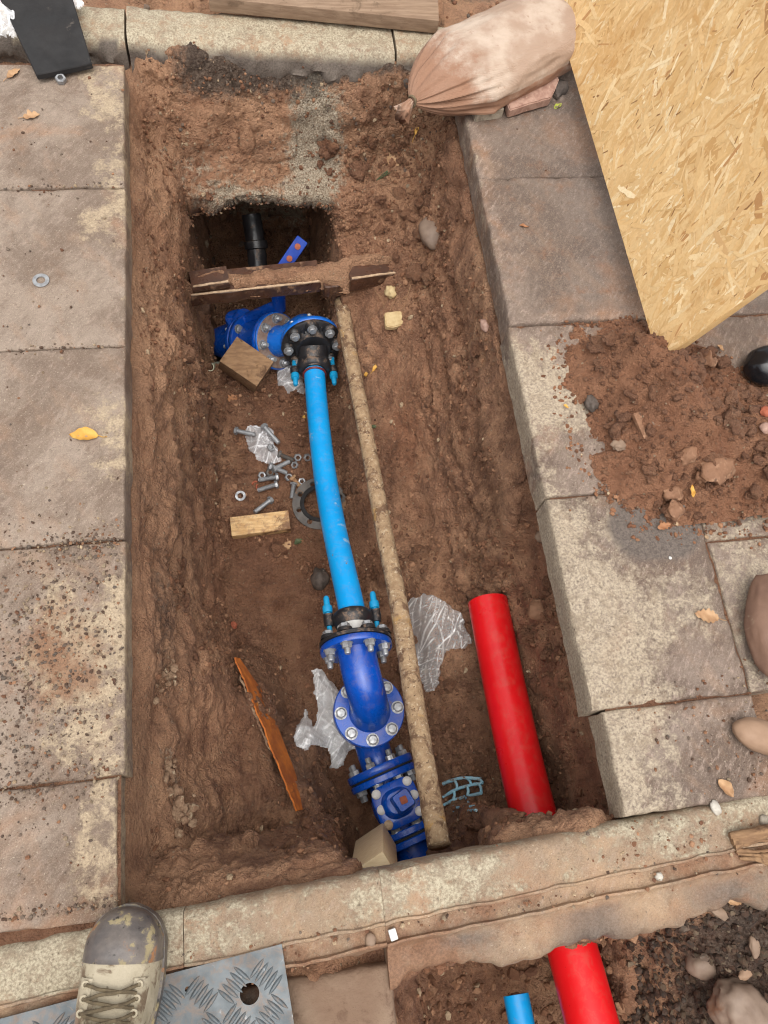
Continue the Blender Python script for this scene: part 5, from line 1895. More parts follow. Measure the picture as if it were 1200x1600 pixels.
def loose_nut(u, v, label, tilt=(0, 0), lift=0.0, mat=None, z=None, group=G_N, k=1.0):
    p = hit(u, v)[0] if z is None else at(u, v, z)
    m = Matrix.Translation(p + up3 * (.006 * k + lift)) @ Matrix.Rotation(tilt[0], 4, 'X') @ Matrix.Rotation(tilt[1], 4, 'Y') @ Matrix.Scale(k, 4)
    me = ME_NUT
    if mat:
        me = ME_NUT.copy()
        me.materials[0] = mat
    o = inst('hex_nut', me, m)
    tag(o, label, 'nut', group)


loose_nut(424, 705, 'nut resting on the small clear bag', (.5, .4), BAG_LIFT)
loose_nut(465, 716, 'upper of two nuts left of the blue pipe', (.6, .2))
loose_nut(461, 728, 'lower of two nuts left of the blue pipe', (.3, -.5))
loose_nut(409, 744, 'shiny nut left of the dark nut above the paired bolts', (.4, .3))
loose_nut(421, 740, 'dark nut above the paired bolts', (.2, .5), 0, MAT_MARK)
loose_nut(451, 747, 'nut at the top left of the iron ring', (.3, .3))
loose_nut(472, 755, 'nut lying on the rim of the iron ring', (.2, -.2), .006)
loose_nut(480, 716, 'nut half hidden behind the blue pipe', (.7, .3))
loose_nut(96, 127, 'nut on the top left slab below the black rubber mat', (.15, .1), 0, None, .004, None, 1.0)
p = hit(376, 777)[0]
o = inst('washer', ME_WASH, Matrix.Translation(p + up3 * .012) @ Matrix.Rotation(.15, 4, 'X'))
tag(o, 'bright washer alone on the trench floor above the wooden offcut', 'washer')
o = inst('washer', washer_mesh(.018), Matrix.Translation(at(64, 438, .003)) @ Matrix.Rotation(.04, 4, 'Y'))
tag(o, 'washer lying on the second left slab', 'washer')
mb = MB()
for (u, v, r) in ((399, 757, .8), (405, 761, 2.2)):
    p = hit(u, v)[0]
    mb.tube([p + Vector((.009 * math.cos(r + q), .009 * math.sin(r + q), .004)) for q in np.linspace(0, 2.6, 10)], .0032, 8)
tag(mb.build('orange_clip', MAT_RUSTDOT), 'broken orange plastic clip left of the paired bolts', 'clip')

# iron ring (backing flange) on the floor under the blue pipe
p = hit(497, 792)[0]
cR = Vector((p.x + .004, p.y, p.z + .024))
ring = empty('iron_ring', cR)
tag(ring, 'muddy grey iron flange ring with bolt holes under the blue pipe', 'flange ring')
mR = frame(cR, (-.05, -.08, 1), (1, 0, 0))
bm = bmesh.new()
NS = 96
R0, R1 = .050, .088
hr, hp = .0085, .070
mb = MB()
# plate with holes: radial grid with hole cells pushed onto circles
holes = [2 * math.pi * (k + .3) / 8 for k in range(8)]
nr_ = 15
grid = []
for i in range(nr_):
    r = R0 + (R1 - R0) * i / (nr_ - 1)
    for j in range(NS * 2):
        a = 2 * math.pi * j / (NS * 2)
        x, y = r * math.cos(a), r * math.sin(a)
        grid.append([x, y])
grid = np.array(grid)
ins = np.zeros(len(grid), bool)
for h in holes:
    hx_, hy_ = hp * math.cos(h), hp * math.sin(h)
    dx, dy = grid[:, 0] - hx_, grid[:, 1] - hy_
    dd = np.hypot(dx, dy)
    ins |= dd < hr * .72
    near = (dd >= hr * .72) & (dd < hr * 1.25)
    grid[near, 0] = hx_ + dx[near] / dd[near] * hr * np.maximum(1, dd[near] / hr)
    grid[near, 1] = hy_ + dy[near] / dd[near] * hr * np.maximum(1, dd[near] / hr)
vs, fs = [], []
M2 = NS * 2
for zz in (.008, -.008):
    for (x, y) in grid:
        vs.append(mR @ Vector((x, y, zz)))
off = len(grid)
for i in range(nr_ - 1):
    for j in range(M2):
        a, b_, c_, d_ = i * M2 + j, i * M2 + (j + 1) % M2, (i + 1) * M2 + (j + 1) % M2, (i + 1) * M2 + j
        if ins[[a, b_, c_, d_]].any():
            continue
        fs.append((a, b_, c_, d_))
        fs.append((off + d_, off + c_, off + b_, off + a))
for j in range(M2):
    k = (j + 1) % M2
    fs.append((j, off + j, off + k, k))
    q = (nr_ - 1) * M2
    fs.append((q + k, off + q + k, off + q + j, q + j))
MB().add(vs, fs).build('plate', MAT_MARK, ring, angle=30)
mb = MB()
mb.lathe(mR, [(.050, .0082), (.050, .011), (.061, .011), (.063, .0082)], 64)
mb.build('raised_face', MAT_RUBBER, ring, angle=30)

# ------------------------------------------------------------------ wooden blocks
mb = MB()
p = hit(408, 826)[0]
mb.box(Matrix.Translation(p + Vector((0.0, .004, .022))) @ Matrix.Rotation(.04, 4, 'Z') @ Matrix.Rotation(.12, 4, 'X') @ Matrix.Rotation(-.03, 4, 'Y'), .185, .062, .05, .003)
tag(mb.build('wood_offcut', MAT_WOOD, angle=30), 'stained pale timber offcut on the trench floor left of the blue pipe', 'wood block')
mb = MB()
cB = at(384, 570, -.775)
mb.box(frame(cB, (.15, -.3, 1), (.80, -.60, 0)), .145, .105, .08, .003)
tag(mb.build('wood_block', MAT_MUDWOOD, angle=30), 'mud covered wooden block propping the upper blue fitting', 'wood block')
mb = MB()
c = at(586, 1341, -.46)
mb.box(frame(c, (-.12, -.15, 1), (.86, .42, 0)), .082, .064, .36, .003)
tag(mb.build('wood_block', MAT_WOODF, angle=30), 'clean pale wooden block beside the lowest blue valve flange', 'wood block')
mb = MB()
a, b_ = hit(329, 577)[0] + up3 * .014, hit(352, 572)[0] + up3 * .014
mb.tube([a, a.lerp(b_, .5), b_], .014, 20, hollow=.8)
tag(mb.build('plastic_tube', MAT_PALECAP), 'short cream plastic tube beside the muddy wooden block', 'plastic tube')

# ------------------------------------------------------------------ glazed clay pieces bridging the pit
def clay(px0, px1, z, wid, th, label, parts_rim=True, zrim=0):
    a, b_ = at(*px0, z), at(*px1, z)
    d = (b_ - a).normalized()
    yv = Vector((0, 0, 1)).cross(d)
    m = Matrix((d, yv, Vector((0, 0, 1)))).transposed().to_4x4()
    m.translation = (a + b_) / 2 + yv * (wid / 2) - Vector((0, 0, th / 2))
    root = empty('clay_duct_tile', m.translation - Vector((0, 0, th / 2)))
    tag(root, label, 'clay tile')
    L_ = (b_ - a).length
    bm = bmesh.new()
    n = 30
    mb = MB()
    vs, fs = [], []
    for i in range(n + 1):
        x = -L_ / 2 + L_ * i / n
        w0 = .0025 * mnoise.noise(Vector((x * 30, z, 1))) + .002 * mnoise.noise(Vector((x * 90, z, 4)))
        w1 = .0035 * mnoise.noise(Vector((x * 26, z, 9)))
        for (yy, zz) in ((-wid / 2 + w0, -th / 2 + w1), (-wid / 2 + w0 - .003, 0), (-wid / 2 + w0, th / 2 - .004), (-wid / 2 + .004 + w0, th / 2), (wid / 2, th / 2), (wid / 2, -th / 2)):
            vs.append(m @ Vector((x, yy, zz)))
    for i in range(n):
        for k in range(6):
            k2 = (k + 1) % 6
            fs.append((i * 6 + k, i * 6 + k2, (i + 1) * 6 + k2, (i + 1) * 6 + k))
    fs.append(tuple(range(5, -1, -1)))
    fs.append(tuple(range(n * 6, n * 6 + 6)))
    mb.add(vs, fs).build('glazed_body', MAT_CLAY, root, angle=35)
    if parts_rim:
        mb = MB()
        mb.tube([m @ Vector((x, -wid / 2 + .003, th / 2 - .001 + .0012 * mnoise.noise(Vector((x * 60, z, 2))))) for x in np.linspace(-L_ / 2 + .004, L_ / 2 - .004, 24)],
                lambda t: .0036, 8, wob=.0012)
        mb.build('broken_rim', MAT_CHIP, root)
    return m


ZB = -.50
clay((296, 462), (502, 440), ZB, .085, .050, 'long dark brown glazed clay tile bridging the pit below the hole')
clay((300, 449), (359, 440), ZB + .034, .06, .026, 'short brown glazed clay piece stacked on the left end of the long tile')
clay((508, 450), (542, 444), ZB - .004, .075, .05, 'small brown clay block between the long tile and the right tile', False)
clay((548, 436), (638, 424), ZB + .03, .07, .055, 'brown glazed clay tile set in soil right of the pit')

# soil crust lying on the clay pieces
poly = [(300, 440), (358, 434), (366, 443), (440, 436), (500, 430), (520, 438), (545, 438), (560, 424), (636, 414), (640, 398), (560, 394), (520, 402), (440, 410), (380, 416), (298, 424)]
pw_ = [tuple(at(u, v, ZB + .03)[:2]) for u, v in poly]
A_ = np.array(pw_)
xs = np.arange(A_[:, 0].min() - .01, A_[:, 0].max() + .01, .0035)
ys = np.arange(A_[:, 1].min() - .01, A_[:, 1].max() + .01, .0035)
X, Y = np.meshgrid(xs, ys)
sd = poly_sd(X + .008 * vnoise(X * 40, Y * 40, X * 0, 401), Y + .008 * vnoise(X * 40, Y * 40, X * 0, 402), pw_)
left_l = sstep(-.08, -.11, X)
Z = ZB + .002 + .038 * sstep(-.095, -.105, X) * sstep(0, .03, sd) + np.sqrt(np.clip(sd, 0, .05) / .05) * .022 + .006 * fbm(X * 30, Y * 30, X * 0, 3, 403) + .006 * (.5 - worley(X * 60, Y * 60, X * 0, 404))
Z += .03 * sstep(.18, .28, X) * sstep(0, .03, sd)
Z = np.where(sd < .004, ZB - .035, Z)
idx = np.arange(X.size).reshape(X.shape)
keep = (sd[:-1, :-1] > -.001) & (sd[1:, 1:] > -.001)
Q = np.stack([idx[:-1, :-1], idx[:-1, 1:], idx[1:, 1:], idx[1:, :-1]], -1)[keep]
used = np.unique(Q)
rm = -np.ones(X.size, int)
rm[used] = np.arange(len(used))
V = np.stack([X, Y, Z], -1).reshape(-1, 3)[used]
o = build_raw('soil_crust', V, [tuple(q) for q in rm[Q].tolist()], {'tint': np.tile(np.array([[.16, 0, 0, 0]], np.float32), (len(V), 1))}, MAT_SOIL, angle=180)
tag(o, 'crust of pale soil lying on the clay tiles that bridge the pit', kind='stuff')

# ------------------------------------------------------------------ old pipe caked with earth
pth = smooth_path([at(534, 470, -.62), at(546, 545, -.61), at(572, 680, -.565), at(600, 830, -.50), at(622, 940, -.45), at(648, 1100, -.375), at(668, 1220, -.32), at(686, 1322, -.265)], 240)
o = MB().tube(pth, lambda t: .0225 + .002 * t + .002 * (t < .05), 36, wob=.0015).build('iron_pipe', MAT_OLD, angle=180)
tag(o, 'old iron pipe caked in pale earth running beside the blue main', 'pipe')

# ------------------------------------------------------------------ red duct
pth = smooth_path([at(762, 940, -.555), at(795, 1105, -.515), at(833, 1270, -.455), at(893, 1480, -.385), at(925, 1600, -.345), at(965, 1750, -.30)], 50)
o = MB().tube(pth, .055, 64, hollow=.90).build('red_duct', MAT_RED, angle=40)
tag(o, 'bright red plastic duct passing under the near kerb', 'duct')
# short blue service pipe in the near trench
pth = [at(806, 1554, -.52), at(815, 1600, -.51), at(826, 1660, -.50), at(845, 1740, -.49)]
o = MB().tube(pth, .029, 40, hollow=.82).build('blue_service_pipe', MAT_PIPE, angle=40)
tag(o, 'short blue plastic pipe stub left of the red duct in the near trench', 'pipe')
# black pipe in the far hole
pth = smooth_path([at(395, 360, -.72), at(400, 395, -.78), at(405, 430, -.86)], 20)
mb = MB()
mb.tube(smooth_path([at(392, 335, -.68), at(399, 378, -.74), at(405, 440, -.82)], 24), .034, 28, wob=.002)
mb.lathe(frame(at(400, 383, -.745), at(405, 440, -.82) - at(392, 335, -.68)), [(.034, -.015), (.041, -.012), (.041, .012), (.034, .015)], 32)
tag(mb.build('black_pipe', MAT_BLACK, angle=50), 'black pipe standing in the dark hole beyond the clay tile', 'pipe')

# ------------------------------------------------------------------ rusty sheet in the left bank
mb = MB()
top = [hit(366, 1030)[0], hit(385, 1080)[0], hit(405, 1130)[0], hit(430, 1190)[0], hit(455, 1250)[0]]
h0, h1_ = hit(366, 1030)[0], hit(466, 1272)[0]
A0, A1 = at(366, 1028, h0.z + .05), at(462, 1268, h1_.z + .045)
vs, fs = [], []
n, m_ = 60, 14
dv = (A1 - A0)
side = Vector((0.034, 0.006, -.10))
nrm = dv.cross(side).normalized()
for layer in (0, 1):
    for i in range(n + 1):
        t = i / n
        wdt = min(1, .35 + t * 3.2) * min(1, .5 + (1 - t) * 2.5)
        for k in range(m_ + 1):
            s_ = k / m_
            jag = .004 * mnoise.noise(Vector((t * 9, 0, 3))) + .0022 * mnoise.noise(Vector((t * 70, 0, 7)))
            p = A0 + dv * t + side * (s_ * wdt * (1 - .35 * abs(t - .5))) + Vector((-jag, 0, jag)) * (1 - s_) + nrm * (.004 * layer + .0015 * mnoise.noise(Vector((t * 12, s_ * 3, 1))))
            vs.append(p)
W_ = m_ + 1
o_ = (n + 1) * W_
for i in range(n):
    for k in range(m_):
        a = i * W_ + k
        fs += [(a, a + 1, a + W_ + 1, a + W_), (o_ + a + W_, o_ + a + W_ + 1, o_ + a + 1, o_ + a)]
    fs += [(i * W_, (i + 1) * W_, o_ + (i + 1) * W_, o_ + i * W_), (i * W_ + m_, o_ + i * W_ + m_, o_ + (i + 1) * W_ + m_, (i + 1) * W_ + m_)]
rs = empty('rusty_sheet', A0.lerp(A1, .5) + side)
tag(rs, 'orange rusted steel sheet edge standing in the lower left bank', 'steel sheet')
MB().add(vs, fs).build('sheet', MAT_RUST, rs, angle=40)
mb = MB()
mb.tube([A0 + dv * t + Vector((-.004, 0, .001)) + Vector((.004 * mnoise.noise(Vector((t * 30, 0, 3))), 0, .003 * mnoise.noise(Vector((t * 60, 5, 3))))) for t in np.linspace(.12, .62, 60)], lambda t: .0034 * (.4 + .6 * math.sin(math.pi * min(1, t * 1.02))), 10, wob=.0030)
mb.build('lime_edge', MAT_MORTAR, rs, angle=60)

# ------------------------------------------------------------------ scrap of blue netting
mb = MB()
net0 = [((688, 1226), (715, 1217), (748, 1218)), ((688, 1246), (715, 1232), (750, 1224)), ((690, 1258), (708, 1250), (748, 1240))]
cols_ = []
for q in net0:
    pp = [hit(u, v)[0] + up3 * (.045 - .006 * i) for i, (u, v) in enumerate(q)]
    cols_.append(smooth_path(pp, 12))
    mb.tube(cols_[-1], lambda t: .0044, 8, wob=.0014)
for i in range(2):
    for j in (4, 8, 11):
        a, b_ = cols_[i][min(j, len(cols_[i]) - 1)], cols_[i + 1][min(j + 1, len(cols_[i + 1]) - 1)]
        mb.tube([a, a.lerp(b_, .5) + Vector((.003, 0, 0)), b_], .0040, 8, wob=.001)
for (u0, v0, u1, v1) in ((706, 1250, 708, 1268), (708, 1268, 742, 1266), (712, 1262, 740, 1260), (725, 1245, 732, 1258)):
    a, b_ = hit(u0, v0)[0] + up3 * .016, hit(u1, v1)[0] + up3 * .012
    mb.tube([a, a.lerp(b_, .5) + up3 * .004, b_], .0036, 7, wob=.001)
tag(mb.build('net_scrap', MAT_NET, angle=60), 'torn scrap of pale blue plastic netting right of the earth-caked pipe', 'netting')

# ------------------------------------------------------------------ the blue water main
FL = .0925
main = empty('water_main', at(577, 1112, -.86))
tag(main, 'blue water main of plastic pipe, bolted flange bends and gate valve', 'water main')


def flange_prof(R, t, bore=.045):
    return [(bore, 0), (R - .003, 0), (R, .003), (R, t - .003), (R - .003, t), (bore, t)]


def flange(mb, m, R=FL, t=.018, bore=.04, n=64):
    mb.lathe(m, [(bore, 0), (R - .0025, 0), (R, .0025), (R, t - .0025), (R - .0025, t), (bore, t)], n, close=True)


def bolt_ring(parent, m, z, R, n, me, name, ph=0.0, flip=False, only=None):
    for k in range(n):
        if only is not None and k not in only:
            continue
        a = 2 * math.pi * (k + ph) / n
        mm = m @ Matrix.Translation((R * math.cos(a), R * math.sin(a), z)) @ Matrix.Rotation(random.random() * 2, 4, 'Z')
        if flip:
            mm = m @ Matrix.Translation((R * math.cos(a), R * math.sin(a), z)) @ Matrix.Rotation(math.pi, 4, 'X') @ Matrix.Rotation(random.random() * 2, 4, 'Z')
        inst(name, me, mm, None, parent)


# long blue pipe
C_end = at(490, 566, -.765)
D_c = at(556, 1008, -.485)
ppts = [C_end, at(496, 640, -.735), at(506, 730, -.68), at(520, 815, -.615), at(536, 890, -.548), at(549, 950, -.50), at(556, 1000, -.485)]
P_path = smooth_path(ppts, 90)
MB().tube(P_path, .0350, 48).build('pipe', MAT_PIPE, main, angle=180)
dC = (P_path[3] - P_path[0]).normalized()      # pipe direction at the upper end
dD = (P_path[-1] - P_path[-6]).normalized()    # and at the lower end

# ---- lower flange adaptor (black clamp ring, white sleeve, tie rods)
fD = frame(D_c, dD, (0, 0, 1))                  # z runs down the pipe
ad = MB()
ad.lathe(fD, [(.036, -.085), (.045, -.090), (.053, -.082), (.054, -.070), (.050, -.060), (.046, -.052), (.036, -.052)], 48, close=True)
ad_o = ad.build('clamp_ring', MAT_BLACK, main, angle=50)
sl = MB()
sl.lathe(fD, [(.036, -.056), (.043, -.054), (.0445, -.020), (.048, -.014), (.036, -.012)], 48, close=True)
sl.build('white_sleeve', MAT_WHITE, main)
bl_ = MB()
bl_.lathe(fD, [(.04, -.013), (FL - .002, -.013), (FL + .001, -.010), (FL + .001, -.0012), (.04, -.0012)], 64, close=True)
for k in range(8):
    a = 2 * math.pi * (k + .5) / 8
    bl_.lathe(fD @ Matrix.Translation((.075 * math.cos(a), .075 * math.sin(a), 0)), [(.021, -.012), (.019, -.022), (.016, -.024), (0, -.024)], 16)
bl_o = bl_.build('backing_flange', MAT_BLACK, main, angle=40)
bolt_ring(bl_o, fD, -.0245, .075, 8, ME_HEAD, 'bolt', .5, flip=True)
for sgn, aa in ((1, math.pi / 2), (-1, -math.pi / 2), (0, math.pi)):
    rx, ry = .062 * math.cos(aa), .062 * math.sin(aa)
    lug = MB()
    lug.lathe(fD @ Matrix.Translation((rx, ry, 0)), [(0, -.092), (.013, -.090), (.014, -.074), (.012, -.058), (0, -.056)], 18)
    lug.build('lug', MAT_BLACK, ad_o)
    rod = MB()
    rod.lathe(fD @ Matrix.Translation((rx, ry, 0)), [(0, -.02), (.0068, -.02), (.0068, -.095), (.0125, -.096), (.0135, -.104), (.0125, -.114), (.0085, -.116), (.0080, -.136), (.006, -.142), (0, -.143)], 14)
    rod.build('tie_rod', MAT_CAPBLUE, ad_o, angle=30)

# ---- lower bend: from the horizontal flange down to a flange lying flat
E_c = at(577, 1110, -.575)
bend = MB()
flange(bend, fD, FL, .017, .04)
sD = D_c + dD * .010
bp = bez(sD, sD + dD * .075, E_c + Vector((0, 0, .085)), E_c + Vector((0, 0, -.004)), 26)
bend.tube(bp, lambda t: .049 + .004 * max(0, 1 - t * 9) + .007 * max(0, (t - .86) / .14) ** 2, 56, cap=False)
bend_o = bend.build('bend', MAT_BLUE, main, angle=45)
bolt_ring(bend_o, fD, .0172, .075, 8, ME_STUD, 'nut', .5)
fE = frame(E_c, (0.02, -.03, 1), (0, -1, 0))
fl = MB()
flange(fl, fE @ Matrix.Translation((0, 0, -.018)), FL, .018, .04)
fl.lathe(fE @ Matrix.Translation((0, 0, -.042)), [(.04, 0), (FL, 0), (FL, .022), (.04, .022)], 64, close=True)
fl_o = fl.build('flat_flange', MAT_BLUE, main, angle=40)
bolt_ring(fl_o, fE, .0028, .0745, 8, ME_HEAD, 'bolt', 0.0)
# riser bend to the buried main
F_c = at(597, 1210, -.75)
aM = (at(641, 1322, -.75) - F_c).normalized()
rb = MB()
s0 = E_c + Vector((0, 0, -.04))
rb.tube(bez(s0, s0 + Vector((0, 0, -.10)), F_c - aM * .09, F_c - aM * .012, 22), .047, 48, cap=False)
fF = frame(F_c, aM, (0, 0, 1))
flange(rb, fF @ Matrix.Translation((0, 0, -.024)), .094, .020, .04)
rb_o = rb.build('riser_bend', MAT_BLUE, main, angle=45)
bolt_ring(rb_o, fF, -.0245, .076, 8, ME_STUD, 'nut', .5, flip=True)
gk = MB()
gk.lathe(fF @ Matrix.Translation((0, 0, -.0035)), [(.04, 0), (.090, 0), (.090, .004), (.04, .004)], 48, close=True)
gk.build('gasket', MAT_RUBBER, main)

# ---- gate valve
vl = MB()
flange(vl, fF @ Matrix.Translation((0, 0, .002)), .094, .018, .04)
LV = .165
vl.lathe(fF, [(.046, .02), (.048, .04), (.056, .06), (.060, .085), (.056, .11), (.048, .13), (.046, LV - .018)], 48)
H_c = F_c + aM * LV
fH = frame(H_c, aM, (0, 0, 1))
flange(vl, fH @ Matrix.Translation((0, 0, -.018)), .092, .018, .04)
vb_c = F_c + aM * .084
# bonnet neck rising from the body
side = Vector((0, 0, 1)).cross(aM).normalized()
mV = Matrix((side, -aM, Vector((0, 0, 1)))).transposed().to_4x4()
mV.translation = vb_c


def rrect(a, b_, r, n=8):
    out = []
    for cx, cy, a0 in ((a - r, b_ - r, 0), (-a + r, b_ - r, 90), (-a + r, -b_ + r, 180), (a - r, -b_ + r, 270)):
        for k in range(n + 1):
            q = math.radians(a0 + 90 * k / n)
            out.append((cx + r * math.cos(q), cy + r * math.sin(q)))
    return out


def loft(mb, m, secs, n=8):
    """secs: (half a, half b, corner radius, z)"""
    rings = []
    vs, fs = [], []
    for a, b_, r, z in secs:
        pr = rrect(a, b_, min(r, a * .999, b_ * .999), n)
        rings.append(range(len(vs), len(vs) + len(pr)))
        vs += [m @ Vector((x, y, z)) for x, y in pr]
    k = len(rings[0])
    for r0, r1 in zip(rings, rings[1:]):
        for i in range(k):
            j = (i + 1) % k
            fs.append((r0[i], r0[j], r1[j], r1[i]))
    fs.append(tuple(reversed(list(rings[0]))))
    fs.append(tuple(rings[-1]))
    mb.add(vs, fs)


loft(vl, mV, [(.050, .038, .036, -.05), (.051, .040, .038, .04), (.055, .045, .030, .066), (.057, .047, .030, .072)])
vl_o = vl.build('gate_valve', MAT_BLUE, main, angle=40)
bolt_ring(vl_o, fF, .0205, .076, 8, ME_STUD, 'nut', .5)
bolt_ring(vl_o, fH, -.0185, .075, 8, ME_HEAD, 'bolt', .5, flip=True)
tl = mV @ Matrix.Translation((0, 0, .076)) @ Matrix.Rotation(-.10, 4, 'X')
bn = MB()
loft(bn, tl, [(.058, .054, .030, 0), (.060, .056, .031, .004), (.060, .056, .031, .015), (.056, .052, .029, .0185), (.043, .037, .034, .020), (.037, .032, .030, .034), (.029, .026, .022, .040)])
bn_o = bn.build('bonnet', MAT_BLUE, main, angle=40)
cp = MB()
loft(cp, tl @ Matrix.Translation((.010, -.004, .036)) @ Matrix.Rotation(.2, 4, 'Z'), [(.026, .026, .007, 0), (.024, .024, .007, .030), (.021, .021, .006, .036)])
cp.build('spindle_cap', MAT_BLUE, bn_o, angle=35)
sq = MB()
loft(sq, tl @ Matrix.Translation((.010, -.004, .0715)), [(.0095, .0095, .004, 0), (.009, .009, .004, .003)])
sq.build('red_spindle_bolt', MAT_RUSTDOT, bn_o, angle=35)
wc = MB()
for i, (x, y) in enumerate(((-.044, .040), (.044, .040), (-.044, -.040), (.044, -.040), (-.046, .0), (.047, .002))):
    w1 = MB()
    w1.lathe(tl @ Matrix.Translation((x, y, .018)), [(.0125, -.004), (.0122, .004), (.008, .0075), (0, .008)], 18)
    w1.build('white_bolt_plug', MAT_WHITE if i != 2 else MAT_CHIP, bn_o)
# last flange disappearing into the soil
lf = MB()
flange(lf, fH @ Matrix.Translation((0, 0, .008)), .092, .018, .04)
lf.tube([H_c + aM * .02, H_c + aM * .10, H_c + aM * .20], .046, 40)
lf.build('end_flange', MAT_BLUE, main, angle=40)
gk = MB()
gk.lathe(fH @ Matrix.Translation((0, 0, .001)), [(.04, 0), (.088, 0), (.088, .006), (.04, .006)], 48, close=True)
gk.build('gasket', MAT_RUBBER, main)

# ---- upper flange adaptor facing the camera
RC = .103
C_c = at(487, 536, -.735)
axC = Vector((.06, -.96, .24)).normalized()
fC = frame(C_c, axC, (0, 0, 1))                # z towards the pipe
ua = MB()
ua.lathe(fC, [(.004, 0), (RC - .002, 0), (RC, .003), (RC, .011), (RC - .004, .014), (.070, .016), (.062, .024), (.058, .036), (.004, .036)], 64, close=True)
for k in range(8):
    a = 2 * math.pi * (k + .0) / 8
    ua.lathe(fC @ Matrix.Translation((.082 * math.cos(a), .082 * math.sin(a), 0)), [(.024, .012), (.022, .022), (.018, .026), (0, .026)], 18)
    a2 = a + math.pi / 8
    m = fC @ Matrix.Rotation(a2, 4, 'Z') @ Matrix.Translation((.066, 0, .014))
    ua.box(m, .04, .007, .014, .002)
ua_o = ua.build('upper_backing_flange', MAT_BLACK, main, angle=40)
bolt_ring(ua_o, fC, .029, .082, 8, ME_HEAD, 'bolt', 0.0)
cl = MB()
# collar follows the pipe
pm_ = C_c + axC * .03
qe = P_path[2]
fcl = frame(qe, (P_path[6] - P_path[2]), (0, 0, 1))
cl.tube([C_c + axC * .016, C_c.lerp(qe, .55), qe], lambda t: .052 - .004 * t, 40, cap=False)
cl.lathe(fcl, [(.036, -.03), (.050, -.03), (.056, -.020), (.057, .002), (.052, .012), (.044, .018), (.036, .018)], 48, close=True)
cl_o = cl.build('clamp_collar', MAT_BLACK, main, angle=45)
# raised lettering-like pads on the collar are casting ribs
for aa in (1.75, -1.75):
    r0 = .066
    ml = fcl @ Matrix.Rotation(aa, 4, 'Z') @ Matrix.Translation((r0, 0, 0))
    lg = MB()
    lg.lathe(ml, [(0, -.014), (.015, -.012), (.016, .004), (.013, .012), (0, .013)], 18)
    lg.box(ml @ Matrix.Translation((-.014, 0, -.001)), .028, .020, .020, .003)
    lg.build('lug', MAT_BLACK, cl_o, angle=40)
    rd = MB()
    rd.lathe(ml, [(0, -.085), (.0075, -.085), (.0075, .013), (.0135, .014), (.0145, .022), (.0135, .032), (.009, .034), (.0085, .056), (.006, .062), (0, .063)], 14)
    rd.build('tie_rod', MAT_CAPBLUE, cl_o, angle=30)
rr_ = MB()
rr_.lathe(frame(P_path[5], P_path[8] - P_path[5]), [(.0352, -.014), (.040, -.014), (.0405, -.010), (.039, -.008), (.0352, -.008)], 40, close=True)
rr_.build('red_seal', MAT_SEAL, main)

# ---- upper bend, light blue, back from that flange to the dusty flange on the left
nB = Vector((.62, -.45, .62)).normalized()
B_c = at(432, 533, -.80)
ub = MB()
flange(ub, fC @ Matrix.Translation((0, 0, -.018)), RC, .017, .04)
s1 = C_c - axC * .012
e1 = B_c + nB * .012
ub.tube(bez(s1, s1 - axC * .14, e1 + nB * .115, e1, 26), lambda t: .050 + .004 * max(0, 1 - t * 8) + .004 * max(0, (t - .88) / .12), 48, cap=False)
fB = frame(B_c, nB, (0, 0, 1))
flange(ub, fB @ Matrix.Translation((0, 0, .001)), .098, .010, .04)
ub_o = ub.build('upper_bend', MAT_LBLUE, main, angle=45)
df = MB()
df.lathe(fB @ Matrix.Translation((0, 0, .0112)), [(.052, 0), (.094, 0), (.092, .0035), (.052, .0035)], 56, close=True)
df_o = df.build('dusty_face', MAT_DUST, ub_o)
bolt_ring(ub_o, fB, .0155, .076, 8, ME_STUD, 'nut', .25)
bolt_ring(ub_o, fC, -.0185, .082, 8, ME_STUD, 'nut', 0.0, flip=True)
# dark blue tee behind it
te = MB()
flange(te, fB @ Matrix.Translation((0, 0, -.020)), .098, .019, .04)
A_c = B_c - nB * .125
te.tube([B_c - nB * .015, B_c - nB * .06, A_c], lambda t: .072 + .012 * (1 - t), 48, cap=False)
fA = frame(A_c, nB, (0, 0, 1))
flange(te, fA @ Matrix.Translation((0, 0, -.02)), .098, .019, .04)
te_o = te.build('short_spool', MAT_BLUE, main, angle=45)
bolt_ring(te_o, fA, .001, .078, 8, ME_HEAD, 'bolt', .3)
# far valve under the clay tile
fv_ = MB()
A2 = A_c - nB * .045
flange(fv_, fA @ Matrix.Translation((0, 0, -.042)), .098, .019, .04)
fv_.tube([A_c - nB * .04, A_c - nB * .12, A_c - nB * .22], lambda t: .05 + .02 * math.sin(t * 3.1), 40)
vb2 = A_c - nB * .10
upv = Vector((.30, .25, .92)).normalized()
mW = frame(vb2, upv, (nB.x, nB.y, nB.z))
loft(fv_, mW, [(.040, .046, .038, -.03), (.042, .048, .04, .07), (.050, .058, .040, .085)])
fv_o = fv_.build('far_valve', MAT_BLUE, main, angle=40)
bolt_ring(fv_o, fA, -.0425, .078, 8, ME_STUD, 'nut', .3, flip=True)
b2 = MB()
loft(b2, mW @ Matrix.Translation((0, 0, .088)), [(.056, .062, .055, 0), (.058, .064, .057, .012), (.053, .060, .052, .017), (.036, .040, .034, .02), (.024, .026, .02, .045)])
b2_o = b2.build('far_bonnet', MAT_BLUE, fv_o, angle=40)
